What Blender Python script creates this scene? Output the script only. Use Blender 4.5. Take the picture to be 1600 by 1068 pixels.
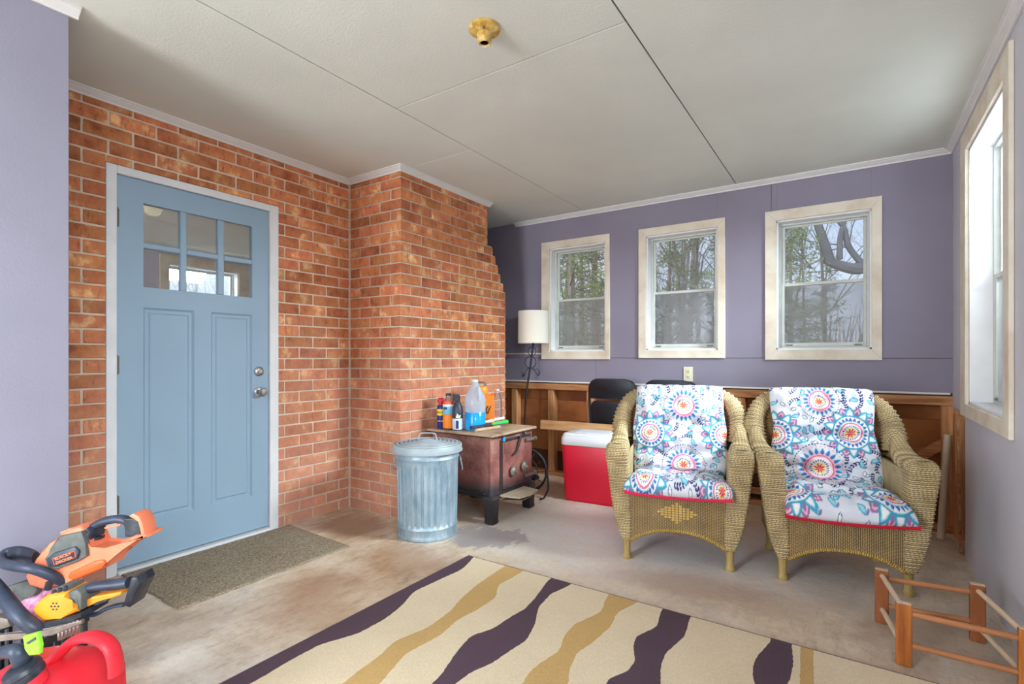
import bpy, bmesh, math, random
import numpy as np
from mathutils import Vector, Matrix, noise
random.seed(7)
for o in list(bpy.data.objects): bpy.data.objects.remove(o)
SC = bpy.context.scene; COL = SC.collection
PI = math.pi

def lin(c):
    c = c/255.0
    return c/12.92 if c <= 0.04045 else ((c+0.055)/1.055)**2.4
def rgb(r, g, b): return (lin(r), lin(g), lin(b), 1.0)

# ------------------------------------------------------------------ camera
YAW = math.radians(33.69); CX, CH, F = 3.1155, 1.1102, 799.53
cam = bpy.data.objects.new('camera', bpy.data.cameras.new('camera')); COL.objects.link(cam)
cam.location = (CX, 0, CH); cam.rotation_euler = (PI/2, 0, YAW)
cam.data.sensor_width = 36; cam.data.lens = F*36/1600; cam.data.shift_y = 23.8/1600; cam.data.clip_start = 0.05
SC.camera = cam
# ------------------------------------------------------------------ world
W = bpy.data.worlds.new('sky'); SC.world = W; W.use_nodes = True
nt = W.node_tree; nt.nodes.clear()
out = nt.nodes.new('ShaderNodeOutputWorld'); bg = nt.nodes.new('ShaderNodeBackground')
tc = nt.nodes.new('ShaderNodeTexCoord'); sp = nt.nodes.new('ShaderNodeSeparateXYZ'); cr = nt.nodes.new('ShaderNodeValToRGB')
nz = nt.nodes.new('ShaderNodeTexNoise'); nz.inputs['Scale'].default_value = 2.2; nz.inputs['Detail'].default_value = 6
mx = nt.nodes.new('ShaderNodeMix'); mx.data_type = 'RGBA'
cr.color_ramp.elements[0].position = 0.0; cr.color_ramp.elements[0].color = (0.70, 0.80, 0.95, 1)
cr.color_ramp.elements[1].position = 0.6; cr.color_ramp.elements[1].color = (0.30, 0.46, 0.78, 1)
cr2 = nt.nodes.new('ShaderNodeValToRGB'); cr2.color_ramp.elements[0].position = 0.42; cr2.color_ramp.elements[1].position = 0.62
L = nt.links.new
L(tc.outputs['Generated'], sp.inputs[0]); L(sp.outputs['Z'], cr.inputs[0]); L(tc.outputs['Generated'], nz.inputs['Vector'])
L(nz.outputs['Fac'], cr2.inputs[0]); L(cr2.outputs['Color'], mx.inputs['Factor']); L(cr.outputs['Color'], mx.inputs['A'])
mx.inputs['B'].default_value = (0.82, 0.88, 0.98, 1)
L(mx.outputs['Result'], bg.inputs['Color']); bg.inputs['Strength'].default_value = 1.15
L(bg.outputs[0], out.inputs['Surface'])
# ------------------------------------------------------------------ lights: unseen fill lamps added near the camera, plus one boosting the right window
def area(name, loc, rot, sx, sy, power, col):
    l = bpy.data.lights.new(name, 'AREA'); l.shape = 'RECTANGLE'; l.size = sx; l.size_y = sy; l.energy = power; l.color = col
    o = bpy.data.objects.new(name, l); COL.objects.link(o); o.location = loc; o.rotation_euler = rot; return o
area('fill_front', (1.26, -2.46, 1.35), (PI/2-0.15, 0, -0.12), 1.0, 1.9, 125, (0.90, 0.97, 1.0))
area('fill_right', (4.75, -0.60, 2.05), (PI/2-0.45, 0, PI/2), 2.2, 1.2, 230, (0.80, 0.93, 1.0))
area('daylight_window', (4.85, 3.1, 2.65), (PI/2-0.60, 0, PI/2), 1.6, 1.0, 740, (0.84, 0.95, 1.0))
sun = bpy.data.lights.new('sun', 'SUN'); sun.energy = 2.6; sun.angle = 0.2; sun.color = (1, 0.95, 0.88)
so = bpy.data.objects.new('sun', sun); COL.objects.link(so); so.rotation_euler = (math.radians(52), 0, math.radians(-35))
SC.view_settings.view_transform = 'Standard'; SC.view_settings.look = 'None'
SC.view_settings.gamma = 1; SC.view_settings.use_curve_mapping = False; SC.view_settings.exposure = 0.12

# ------------------------------------------------------------------ materials
def node(nt, t, **kw):
    n = nt.nodes.new(t)
    for k, v in kw.items():
        if hasattr(n, k): setattr(n, k, v)
        else: n.inputs[k].default_value = v
    return n
def base(name):
    m = bpy.data.materials.new(name); m.use_nodes = True
    nt = m.node_tree; b = nt.nodes['Principled BSDF']; return m, nt, b
def ramp(nt, fac, stops):
    r = nt.nodes.new('ShaderNodeValToRGB'); e = r.color_ramp.elements
    e[0].position, e[0].color = stops[0]; e[1].position, e[1].color = stops[-1]
    for p, c in stops[1:-1]:
        x = e.new(p); x.color = c
    nt.links.new(fac, r.inputs[0]); return r.outputs['Color']
def mixc(nt, fac, a, b, blend='MIX'):
    m = nt.nodes.new('ShaderNodeMix'); m.data_type = 'RGBA'; m.blend_type = blend
    for s, v in (('Factor', fac), ('A', a), ('B', b)):
        if isinstance(v, (int, float, tuple)): m.inputs[s].default_value = v
        else: nt.links.new(v, m.inputs[s])
    return m.outputs['Result']
def math_(nt, op, a, b=0.0, clamp=False):
    m = nt.nodes.new('ShaderNodeMath'); m.operation = op; m.use_clamp = clamp
    for i, v in ((0, a), (1, b)):
        if isinstance(v, (int, float)): m.inputs[i].default_value = v
        else: nt.links.new(v, m.inputs[i])
    return m.outputs[0]
def coords(nt, stretch=(1, 1, 1), kind='Object', rnd=False):
    t = nt.nodes.new('ShaderNodeTexCoord'); mp = nt.nodes.new('ShaderNodeMapping')
    mp.inputs['Scale'].default_value = stretch; nt.links.new(t.outputs[kind], mp.inputs[0])
    v = mp.outputs[0]; ri = None
    if rnd:
        ri = nt.nodes.new('ShaderNodeObjectInfo')
        a = nt.nodes.new('ShaderNodeVectorMath'); a.operation = 'MULTIPLY_ADD'
        nt.links.new(ri.outputs['Random'], a.inputs[0]); a.inputs[1].default_value = (37, 91, 53); nt.links.new(v, a.inputs[2]); v = a.outputs[0]
    return v, ri
def noise_(nt, vec, scale, detail=3, rough=0.55):
    n = node(nt, 'ShaderNodeTexNoise'); n.inputs['Scale'].default_value = scale; n.inputs['Detail'].default_value = detail
    n.inputs['Roughness'].default_value = rough; nt.links.new(vec, n.inputs['Vector']); return n.outputs['Fac']
def bump(nt, b, h, strength=0.3, dist=0.01):
    n = nt.nodes.new('ShaderNodeBump'); n.inputs['Strength'].default_value = strength; n.inputs['Distance'].default_value = dist
    nt.links.new(h, n.inputs['Height']); nt.links.new(n.outputs[0], b.inputs['Normal'])
def shade(c, k): return (c[0]*k, c[1]*k, c[2]*k, 1)
def mat(name, c, rough=0.6, metal=0.0, var=0.12, scale=6, stretch=(1, 1, 1), bs=0.0, bscale=60, c2=None, c3=None, kind='Object', rnd=False, spec=0.4):
    m, nt, b = base(name)
    v, ri = coords(nt, stretch, kind, rnd)
    f = noise_(nt, v, scale, 4)
    lo = c2 or shade(c, 1-var); hi = c3 or shade(c, 1+var)
    col = ramp(nt, f, [(0.3, lo), (0.5, c), (0.7, hi)])
    if rnd:
        k = math_(nt, 'MULTIPLY_ADD', ri.outputs['Random'], 0.35); nt.nodes[-1].inputs[2].default_value = 0.82
        hs = nt.nodes.new('ShaderNodeHueSaturation'); nt.links.new(k, hs.inputs['Value']); nt.links.new(col, hs.inputs['Color']); col = hs.outputs[0]
    nt.links.new(col, b.inputs['Base Color'])
    b.inputs['Roughness'].default_value = rough; b.inputs['Metallic'].default_value = metal; b.inputs['Specular IOR Level'].default_value = spec
    if bs: bump(nt, b, noise_(nt, v, bscale, 3), bs, 0.004)
    return m
M = {}
M['closet'] = mat('purple_closet_lit', rgb(150, 147, 164), 0.5, scale=2.5, var=0.05, bs=0.12, bscale=120, spec=0.3)  # same wall paint, lightened to carry the light on the closet
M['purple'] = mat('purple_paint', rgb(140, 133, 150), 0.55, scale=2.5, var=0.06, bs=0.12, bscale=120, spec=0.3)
M['purple_lit'] = mat('purple_paint_lit', rgb(204, 202, 212), 0.5, scale=2.5, var=0.06, bs=0.12, bscale=120, spec=0.3)  # same wall paint, paled in place of light missing on this wall
def scuffs(m, th, col):
    nt = m.node_tree; b = nt.nodes['Principled BSDF']; src = b.inputs['Base Color'].links[0].from_socket
    v, _ = coords(nt, (1, 1, 3)); n = noise_(nt, v, 7, 6, 0.75)
    r = ramp(nt, n, [(th, (0, 0, 0, 1)), (th+0.02, (1, 1, 1, 1))]); nt.links.new(mixc(nt, r, src, col), b.inputs['Base Color'])
scuffs(M['purple_lit'], 0.70, rgb(226, 228, 236)); scuffs(M['purple'], 0.735, rgb(196, 192, 206))
M['ceiling'] = mat('ceiling_paint', rgb(222, 224, 216), 0.8, scale=1.3, var=0.06, bs=0.25, bscale=90, spec=0.1)
M['joint'] = mat('joint_grey', rgb(70, 66, 62), 0.9, scale=3)  # dark grey backing in the ceiling panel gaps
M['trim'] = mat('painted_trim', rgb(226, 224, 222), 0.45, scale=9, var=0.04, bs=0.05)
M['casing'] = mat('primed_pine_casing', rgb(226, 214, 196), 0.55, scale=5, stretch=(1, 1, 1), var=0.06, c2=rgb(208, 190, 166), c3=rgb(236, 228, 214), bs=0.06)
M['reveal'] = mat('reveal_white', rgb(232, 232, 234), 0.5, scale=6, var=0.05)
M['vinyl'] = mat('window_frame_grey', rgb(205, 208, 202), 0.4, scale=10, var=0.06)
M['doorblue'] = mat('blue_door_paint', rgb(148, 172, 192), 0.42, scale=3, var=0.035, bs=0.04, bscale=200, spec=0.4)
M['frame_white'] = mat('door_frame_white', rgb(226, 226, 228), 0.5, scale=7, var=0.06, bs=0.1)
M['nickel'] = mat('satin_nickel', rgb(190, 190, 188), 0.25, 1.0, var=0.05)
M['hinge'] = mat('aged_hinge_metal', rgb(120, 120, 112), 0.5, 0.8, var=0.2, scale=40)
M['stud'] = mat('pine_stud', rgb(196, 140, 92), 0.7, scale=3, stretch=(14, 14, 1.2), c2=rgb(166, 108, 64), c3=rgb(216, 164, 116), bs=0.12, bscale=8, rnd=True)
M['rail'] = mat('pine_rail', rgb(190, 132, 84), 0.7, scale=3, stretch=(1.2, 14, 14), c2=rgb(150, 92, 54), c3=rgb(212, 160, 112), bs=0.12, bscale=8, rnd=True)
M['board'] = mat('pine_board', rgb(206, 160, 112), 0.65, scale=3, stretch=(1.5, 14, 14), c2=rgb(184, 134, 88), c3=rgb(218, 176, 130), bs=0.08, bscale=8)
M['sheath'] = mat('fibre_sheathing', rgb(172, 108, 62), 0.85, scale=2.2, c2=rgb(128, 74, 40), c3=rgb(196, 132, 80), bs=0.15, bscale=40, rnd=True)
M['darkwood'] = mat('dark_old_wood', rgb(92, 58, 38), 0.85, scale=4, var=0.35)
M['pole'] = mat('pale_pole', rgb(206, 184, 160), 0.6, scale=5, stretch=(10, 10, 1), var=0.08)
M['galv'] = None
M['concrete_dark'] = mat('foundation', rgb(120, 112, 100), 0.9)
M['chain_grey'] = mat('grey_plastic', rgb(92, 96, 92), 0.55, var=0.25, scale=30)
M['blackp'] = mat('black_plastic', rgb(38, 42, 50), 0.38, var=0.3, scale=25, c3=rgb(62, 68, 78))
M['dustblack'] = mat('dusty_black_plastic', rgb(52, 60, 76), 0.42, var=0.35, scale=18)
M['orange'] = mat('salmon_orange_plastic', rgb(240, 134, 98), 0.42, var=0.1, scale=14)
M['orange2'] = mat('deep_orange_plastic', rgb(244, 96, 44), 0.42, var=0.1, scale=14)
M['yorange'] = mat('yellow_orange_plastic', rgb(240, 148, 36), 0.4, var=0.14, scale=12)
M['redcan'] = mat('red_polyethylene', rgb(226, 44, 58), 0.42, var=0.08, scale=5, bs=0.08, bscale=40)
M['lime'] = mat('lime_plastic', rgb(138, 224, 50), 0.4, var=0.05)
M['white'] = mat('white_plastic', rgb(232, 232, 230), 0.45, var=0.04)
M['cooler_red'] = mat('cooler_red', rgb(206, 14, 46), 0.38, var=0.06, scale=3)
M['cooler_white'] = mat('cooler_white', rgb(214, 216, 220), 0.45, var=0.05, scale=5)
M['blackmetal'] = mat('black_iron', rgb(34, 36, 42), 0.5, 0.3, var=0.3, scale=30)
M['chairblack'] = mat('folding_chair_black', rgb(26, 28, 38), 0.42, 0.0, var=0.3, scale=12)
M['chrome'] = mat('chrome_tube', rgb(170, 175, 180), 0.25, 0.9, var=0.1)
M['shade'] = mat('lamp_shade_fabric', rgb(232, 226, 214), 0.85, var=0.03, scale=4)
M['strand'] = mat('golden_strand', rgb(216, 180, 104), 0.45, var=0.15, scale=30)
M['legwood'] = mat('golden_leg', rgb(178, 152, 92), 0.45, scale=6, stretch=(8, 8, 1), var=0.18)
M['rackpost'] = mat('stained_post', rgb(176, 102, 40), 0.45, scale=4, stretch=(9, 9, 1), c2=rgb(136, 70, 28), c3=rgb(200, 128, 60))
M['rackdark'] = mat('stained_post_dark', rgb(146, 84, 44), 0.5, scale=4, stretch=(9, 9, 1), var=0.25)
M['dowelx'] = mat('stained_dowel', rgb(176, 116, 74), 0.5, scale=4, stretch=(1, 9, 9), var=0.2)
M['dowely'] = mat('pale_dowel', rgb(214, 188, 160), 0.55, scale=4, stretch=(9, 1, 9), var=0.15)
M['outlet'] = mat('almond_plastic', rgb(222, 214, 186), 0.4, var=0.04)
M['slot'] = mat('dark_slot', rgb(40, 36, 30), 0.6)
M['yellowed'] = mat('yellowed_porcelain', rgb(214, 178, 96), 0.4, var=0.25, scale=30, c3=rgb(240, 226, 190), c2=rgb(176, 124, 44))
M['sooty'] = mat('stove_black', rgb(52, 46, 46), 0.65, 0.2, var=0.4, scale=9, bs=0.2)
M['stovetop'] = mat('stove_top_dust', rgb(178, 150, 122), 0.8, 0.0, var=0.18, scale=7, c2=rgb(128, 92, 70), bs=0.2)
M['iron'] = mat('worn_iron', rgb(130, 120, 112), 0.5, 0.5, var=0.3, scale=30)
M['ironshelf'] = mat('dusty_shelf_iron', rgb(186, 170, 146), 0.75, 0.1, var=0.15, scale=10)
M['sticker'] = mat('blue_sticker', rgb(40, 150, 200), 0.5)
M['woodhandle'] = mat('pale_handle_wood', rgb(196, 164, 136), 0.6, var=0.2, scale=20)
M['green'] = mat('green_plastic', rgb(40, 205, 90), 0.4, var=0.05)
M['cap_red'] = mat('red_cap', rgb(205, 30, 60), 0.4)
M['navy'] = mat('navy_label', rgb(32, 48, 110), 0.4)
M['yellow'] = mat('yellow_label', rgb(246, 220, 20), 0.45)
M['lab_orange'] = mat('orange_label', rgb(244, 132, 30), 0.45, var=0.06, scale=30)
M['lab_blue'] = mat('pale_blue_label', rgb(120, 184, 205), 0.45, var=0.12, scale=40)
M['lab_grey'] = mat('grey_white_label', rgb(200, 212, 220), 0.45, var=0.1, scale=30)
M['fluid'] = mat('blue_washer_fluid', rgb(30, 154, 226), 0.15, var=0.06)
M['rubber'] = mat('rubber_hose', rgb(44, 42, 42), 0.6, var=0.25, scale=20)
M['pink'] = None
M['ground'] = mat('leaf_litter', rgb(140, 118, 92), 0.95, var=0.25, scale=3, bs=0.3, bscale=9)
M['bark'] = mat('grey_bark', rgb(136, 130, 126), 0.9, scale=4, var=0.25, stretch=(4, 4, 1), bs=0.3, bscale=12)
M['bark2'] = mat('brown_bark', rgb(134, 124, 116), 0.9, scale=4, var=0.25, stretch=(4, 4, 1), bs=0.3, bscale=12)
M['bark_dark'] = mat('dark_bark', rgb(112, 112, 120), 0.9, scale=4, var=0.25, bs=0.3, bscale=12)
M['needles'] = mat('pine_needles', rgb(122, 138, 84), 0.8, scale=1.5, var=0.3, c3=rgb(160, 170, 112))
M['brush'] = mat('dry_brush', rgb(172, 156, 140), 0.9, scale=1.0, var=0.25)
M['interior'] = mat('interior_paint', rgb(120, 112, 104), 0.8)

def m_brick():
    m, nt, b = base('fired_brick')
    v, ri = coords(nt, (1, 1, 1), 'Object', True)
    g, _ = coords(nt, (1, 1, 1), 'Object', True)
    st, _ = coords(nt, (6, 6, 1.6), 'Object', True)
    streak = noise_(nt, st, 8, 5, 0.7); big = noise_(nt, v, 9, 4, 0.6)
    c = ramp(nt, big, [(0.25, rgb(144, 80, 52)), (0.42, rgb(186, 112, 76)), (0.58, rgb(202, 130, 88)), (0.68, rgb(226, 176, 128)), (0.8, rgb(232, 192, 150))])
    d = ramp(nt, streak, [(0.32, (0.42, 0.38, 0.36, 1)), (0.44, (1, 1, 1, 1)), (0.60, (1, 1, 1, 1)), (0.74, (1.3, 1.25, 1.15, 1))])
    c = mixc(nt, 0.75, c, d, 'MULTIPLY')
    hs = nt.nodes.new('ShaderNodeHueSaturation')
    k = math_(nt, 'MULTIPLY_ADD', ri.outputs['Random'], 0.5); nt.nodes[-1].inputs[2].default_value = 0.80
    nt.links.new(k, hs.inputs['Value']); nt.links.new(c, hs.inputs['Color'])
    r2 = math_(nt, 'FRACT', math_(nt, 'MULTIPLY', ri.outputs['Random'], 17.31))
    hh = math_(nt, 'MULTIPLY_ADD', r2, 0.012); nt.nodes[-1].inputs[2].default_value = 0.494
    nt.links.new(hh, hs.inputs['Hue'])
    # patchy paler tone on the lower courses imitates cool window light
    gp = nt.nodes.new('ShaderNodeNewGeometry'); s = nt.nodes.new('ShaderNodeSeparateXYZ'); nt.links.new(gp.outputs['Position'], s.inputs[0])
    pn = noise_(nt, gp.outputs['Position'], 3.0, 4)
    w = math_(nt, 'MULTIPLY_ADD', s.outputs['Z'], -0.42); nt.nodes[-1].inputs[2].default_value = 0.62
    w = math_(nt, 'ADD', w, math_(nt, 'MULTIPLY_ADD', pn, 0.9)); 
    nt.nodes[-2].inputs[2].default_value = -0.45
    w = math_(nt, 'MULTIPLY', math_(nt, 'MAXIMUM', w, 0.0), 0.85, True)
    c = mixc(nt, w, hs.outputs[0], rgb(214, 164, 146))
    nt.links.new(c, b.inputs['Base Color']); b.inputs['Roughness'].default_value = 0.85; b.inputs['Specular IOR Level'].default_value = 0.2
    bump(nt, b, noise_(nt, v, 110, 4), 0.5, 0.004)
    return m
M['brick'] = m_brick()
M['mortar'] = mat('mortar', rgb(216, 196, 176), 0.95, var=0.12, scale=12, bs=0.5, bscale=150)

def m_floor():
    m, nt, b = base('stained_concrete')
    v, _ = coords(nt)
    n1 = noise_(nt, v, 0.9, 5, 0.6); n2 = noise_(nt, v, 3.5, 6, 0.65); n3 = noise_(nt, v, 30, 4, 0.7)
    c = ramp(nt, n1, [(0.34, rgb(204, 178, 150)), (0.5, rgb(220, 202, 180)), (0.66, rgb(222, 216, 208))])
    d = ramp(nt, n2, [(0.32, (0.62, 0.56, 0.50, 1)), (0.44, (0.90, 0.86, 0.82, 1)), (0.54, (1.0, 1.0, 1.0, 1)), (0.7, (1.12, 1.13, 1.15, 1))])
    c = mixc(nt, 0.8, c, d, 'MULTIPLY')
    d = ramp(nt, n3, [(0.3, (0.8, 0.78, 0.76, 1)), (0.55, (1, 1, 1, 1))]); c = mixc(nt, 0.6, c, d, 'MULTIPLY')
    vs, _ = coords(nt, (2.2, 0.7, 1)); n4 = noise_(nt, vs, 9, 7, 0.78)
    d = ramp(nt, n4, [(0.36, (0.74, 0.66, 0.58, 1)), (0.47, (1, 0.99, 0.98, 1)), (0.62, (1.06, 1.06, 1.07, 1))]); c = mixc(nt, 0.75, c, d, 'MULTIPLY')
    def blot(cx, cy, rx, ry, col, amt, c, edge=0.35, jag=0.5):
        mp = nt.nodes.new('ShaderNodeMapping'); t = nt.nodes.new('ShaderNodeTexCoord'); nt.links.new(t.outputs['Object'], mp.inputs[0])
        mp.vector_type = 'POINT'; mp.inputs['Scale'].default_value = (1/rx, 1/ry, 0); mp.inputs['Location'].default_value = (-cx/rx, -cy/ry, 0)
        ln = nt.nodes.new('ShaderNodeVectorMath'); ln.operation = 'LENGTH'; nt.links.new(mp.outputs[0], ln.inputs[0])
        q = math_(nt, 'ADD', ln.outputs['Value'], math_(nt, 'MULTIPLY', math_(nt, 'SUBTRACT', math_(nt, 'ADD', n2, n4), 1.0), jag*2))
        w = math_(nt, 'MULTIPLY', math_(nt, 'DIVIDE', math_(nt, 'SUBTRACT', 1.0, q), edge), amt)
        nt.nodes[-1].use_clamp = False
        cl = nt.nodes.new('ShaderNodeClamp'); nt.links.new(w, cl.inputs[0]); cl.inputs['Max'].default_value = amt
        return mixc(nt, cl.outputs[0], c, col)
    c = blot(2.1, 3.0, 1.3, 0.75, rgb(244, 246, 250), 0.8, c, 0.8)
    c = blot(1.05, 2.05, 0.5, 0.28, rgb(158, 112, 76), 0.55, c, 0.6)
    c = blot(0.35, 2.25, 0.45, 0.28, rgb(148, 120, 96), 0.75, c, 0.6)
    c = blot(1.0, 1.5, 0.28, 0.45, rgb(166, 122, 92), 0.5, c, 0.7)
    c = blot(1.22, 2.56, 0.24, 0.19, rgb(164, 154, 158), 0.7, c, 0.10, 1.3)
    c = blot(2.5, 2.55, 0.55, 0.22, rgb(162, 126, 98), 0.5, c, 0.6)
    c = blot(3.35, 2.6, 0.5, 0.5, rgb(148, 130, 116), 0.5, c, 0.8)
    c = blot(1.0, 3.7, 0.8, 0.4, rgb(150, 130, 114), 0.6, c, 0.8)
    nt.links.new(c, b.inputs['Base Color'])
    r = math_(nt, 'MULTIPLY_ADD', n2, 0.5); nt.nodes[-1].inputs[2].default_value = 0.2
    nt.links.new(r, b.inputs['Roughness']); b.inputs['Specular IOR Level'].default_value = 0.45
    h = math_(nt, 'ADD', n2, math_(nt, 'MULTIPLY', n3, 0.25)); bump(nt, b, h, 0.5, 0.012)
    return m
M['floor'] = m_floor()

def m_galv():
    m, nt, b = base('galvanised_steel'); v, _ = coords(nt, (1, 1, 0.4))
    c = ramp(nt, noise_(nt, v, 14, 5, 0.7), [(0.3, rgb(124, 148, 162)), (0.5, rgb(154, 176, 190)), (0.72, rgb(184, 198, 206))])
    nt.links.new(c, b.inputs['Base Color']); b.inputs['Metallic'].default_value = 0.3; b.inputs['Roughness'].default_value = 0.4
    bump(nt, b, noise_(nt, v, 40, 3), 0.05, 0.003); return m
M['galv'] = m_galv()
M['galvlid'] = mat('galvanised_lid_dusty', rgb(164, 176, 182), 0.5, 0.1, var=0.12, scale=12)

def m_stove():
    m, nt, b = base('rusty_enamel'); v, _ = coords(nt)
    n = noise_(nt, v, 6, 6, 0.7); n2 = noise_(nt, v, 45, 3)
    c = ramp(nt, n, [(0.28, rgb(92, 60, 54)), (0.45, rgb(138, 84, 78)), (0.58, rgb(158, 106, 96)), (0.75, rgb(178, 138, 120))])
    c = mixc(nt, 0.4, c, ramp(nt, n2, [(0.3, (0.6, 0.6, 0.6, 1)), (0.6, (1.1, 1.1, 1.1, 1))]), 'MULTIPLY')
    s = nt.nodes.new('ShaderNodeSeparateXYZ'); nt.links.new(v, s.inputs[0])
    k = math_(nt, 'SUBTRACT', math_(nt, 'MULTIPLY_ADD', n, 0.22), s.outputs['Z']); nt.nodes[-2].inputs[2].default_value = 0.20
    k = math_(nt, 'MULTIPLY', k, 12.0, True)
    c = mixc(nt, k, c, rgb(58, 54, 58))
    nt.links.new(c, b.inputs['Base Color']); b.inputs['Roughness'].default_value = 0.5; b.inputs['Metallic'].default_value = 0.15
    bump(nt, b, n2, 0.25, 0.003); return m
M['stove'] = m_stove()

def m_wicker(name, c, dark, p=0.0095, q=0.011, bs=0.9):
    m, nt, b = base(name)
    t = nt.nodes.new('ShaderNodeTexCoord'); s = nt.nodes.new('ShaderNodeSeparateXYZ'); nt.links.new(t.outputs['UV'], s.inputs[0])
    rows = math_(nt, 'DIVIDE', s.outputs['Y'], p)
    fl = math_(nt, 'FLOOR', rows)
    par = math_(nt, 'MULTIPLY', fl, PI/2*1.0)
    a = math_(nt, 'ABSOLUTE', math_(nt, 'SINE', math_(nt, 'MULTIPLY', rows, PI)))
    cc = math_(nt, 'ABSOLUTE', math_(nt, 'SINE', math_(nt, 'ADD', math_(nt, 'MULTIPLY', s.outputs['X'], PI/q/2), par)))
    cm_ = math_(nt, 'MULTIPLY_ADD', cc, 0.55); cm_.node.inputs[2].default_value = 0.45
    h = math_(nt, 'MULTIPLY', math_(nt, 'POWER', a, 0.6), cm_)
    v, _ = coords(nt); n = noise_(nt, v, 14, 3)
    hi = ramp(nt, n, [(0.3, shade(c, 0.8)), (0.5, c), (0.7, shade(c, 1.2))])
    f = ramp(nt, h, [(0.22, (0, 0, 0, 1)), (0.72, (1, 1, 1, 1))])
    col = mixc(nt, f, dark, hi)
    nt.links.new(col, b.inputs['Base Color']); b.inputs['Roughness'].default_value = 0.5; b.inputs['Specular IOR Level'].default_value = 0.35
    bump(nt, b, h, bs, 0.004); return m
M['wicker'] = m_wicker('wicker_weave', rgb(212, 188, 140), rgb(84, 62, 38), 0.0100, 0.0085, 1.0)
M['wicker_apron'] = m_wicker('wicker_apron_weave', rgb(172, 146, 100), rgb(90, 68, 40), 0.009, 0.008)
M['wicker_gold'] = m_wicker('wicker_gold_weave', rgb(206, 170, 84), rgb(120, 88, 30), 0.010, 0.012)

def m_vcol(name, rough=0.85):
    m, nt, b = base(name); a = nt.nodes.new('ShaderNodeVertexColor'); a.layer_name = 'print'
    v, _ = coords(nt)
    nt.links.new(a.outputs['Color'], b.inputs['Base Color']); b.inputs['Roughness'].default_value = rough; b.inputs['Specular IOR Level'].default_value = 0.2
    bump(nt, b, noise_(nt, v, 25, 4), 0.15, 0.01); return m
M['print'] = m_vcol('printed_cotton')
M['redfab'] = mat('red_cotton', rgb(222, 40, 84), 0.8, var=0.08, scale=10, bs=0.2, bscale=60)
M['redfab2'] = mat('deep_red_cotton', rgb(200, 20, 50), 0.8, var=0.08, scale=10, bs=0.2, bscale=60)
def m_rug(name, c, v_=0.07):
    m, nt, b = base(name); v, _ = coords(nt); n = noise_(nt, v, 2.5, 5, 0.6); w = noise_(nt, v, 180, 2)
    col = mixc(nt, 0.5, ramp(nt, n, [(0.3, shade(c, 1-v_*2)), (0.5, c), (0.7, shade(c, 1+v_))]), ramp(nt, w, [(0.3, shade(c, 0.8)), (0.7, shade(c, 1.12))]))
    nt.links.new(col, b.inputs['Base Color']); b.inputs['Roughness'].default_value = 0.95; b.inputs['Specular IOR Level'].default_value = 0.1
    bump(nt, b, w, 0.35, 0.003); return m
M['rug_cream'] = m_rug('rug_cream', rgb(224, 205, 174)); M['rug_gold'] = m_rug('rug_gold', rgb(200, 164, 108)); M['rug_dark'] = m_rug('rug_aubergine', rgb(92, 74, 84))
def m_mat():
    m, nt, b = base('mat_carpet'); v, _ = coords(nt); w = noise_(nt, v, 130, 2); n = noise_(nt, v, 3, 4)
    col = mixc(nt, 0.6, ramp(nt, n, [(0.35, rgb(140, 120, 98)), (0.65, rgb(158, 146, 126))]), ramp(nt, w, [(0.38, rgb(112, 98, 80)), (0.6, rgb(182, 168, 146))]))
    nt.links.new(col, b.inputs['Base Color']); b.inputs['Roughness'].default_value = 1.0; b.inputs['Specular IOR Level'].default_value = 0.05
    bump(nt, b, w, 0.8, 0.005); return m
M['mat'] = m_mat()
def m_glass(name, refl=None, tint=(1, 1, 1, 1), op=0.0, opcol=(0.5, 0.5, 0.5, 1)):
    m = bpy.data.materials.new(name); m.use_nodes = True; nt = m.node_tree; nt.nodes.clear()
    o = nt.nodes.new('ShaderNodeOutputMaterial'); tr = node(nt, 'ShaderNodeBsdfTransparent'); tr.inputs[0].default_value = tint
    gl = nt.nodes.new('ShaderNodeBsdfGlossy'); gl.inputs['Roughness'].default_value = 0.0
    mx = nt.nodes.new('ShaderNodeMixShader')
    if refl is None:
        fr = nt.nodes.new('ShaderNodeFresnel'); fr.inputs[0].default_value = 1.45; nt.links.new(fr.outputs[0], mx.inputs[0])
    else: mx.inputs[0].default_value = refl
    nt.links.new(tr.outputs[0], mx.inputs[1]); nt.links.new(gl.outputs[0], mx.inputs[2]); s = mx.outputs[0]
    if op:
        df = nt.nodes.new('ShaderNodeBsdfDiffuse'); df.inputs[0].default_value = opcol
        tl = nt.nodes.new('ShaderNodeBsdfTranslucent'); tl.inputs[0].default_value = opcol
        ad = nt.nodes.new('ShaderNodeMixShader'); ad.inputs[0].default_value = 0.5; nt.links.new(df.outputs[0], ad.inputs[1]); nt.links.new(tl.outputs[0], ad.inputs[2])
        t = nt.nodes.new('ShaderNodeTexCoord'); n = nt.nodes.new('ShaderNodeTexNoise'); n.inputs['Scale'].default_value = 9; nt.links.new(t.outputs['Object'], n.inputs['Vector'])
        k = math_(nt, 'MULTIPLY_ADD', n.outputs['Fac'], op*0.6); nt.nodes[-1].inputs[2].default_value = op*0.7
        m2 = nt.nodes.new('ShaderNodeMixShader'); nt.links.new(k, m2.inputs[0]); nt.links.new(s, m2.inputs[1]); nt.links.new(ad.outputs[0], m2.inputs[2]); s = m2.outputs[0]
    nt.links.new(s, o.inputs[0]); return m
M['pane'] = m_glass('window_glass', None, (0.97, 0.98, 0.98, 1), 0.05, (0.8, 0.84, 0.9, 1))
M['screen'] = m_glass('insect_screen', 0.0, (0.9, 0.9, 0.9, 1), 0.33, (0.64, 0.63, 0.61, 1))
M['doorpane'] = m_glass('door_glass', 0.55, (0.8, 0.8, 0.8, 1))
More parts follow.
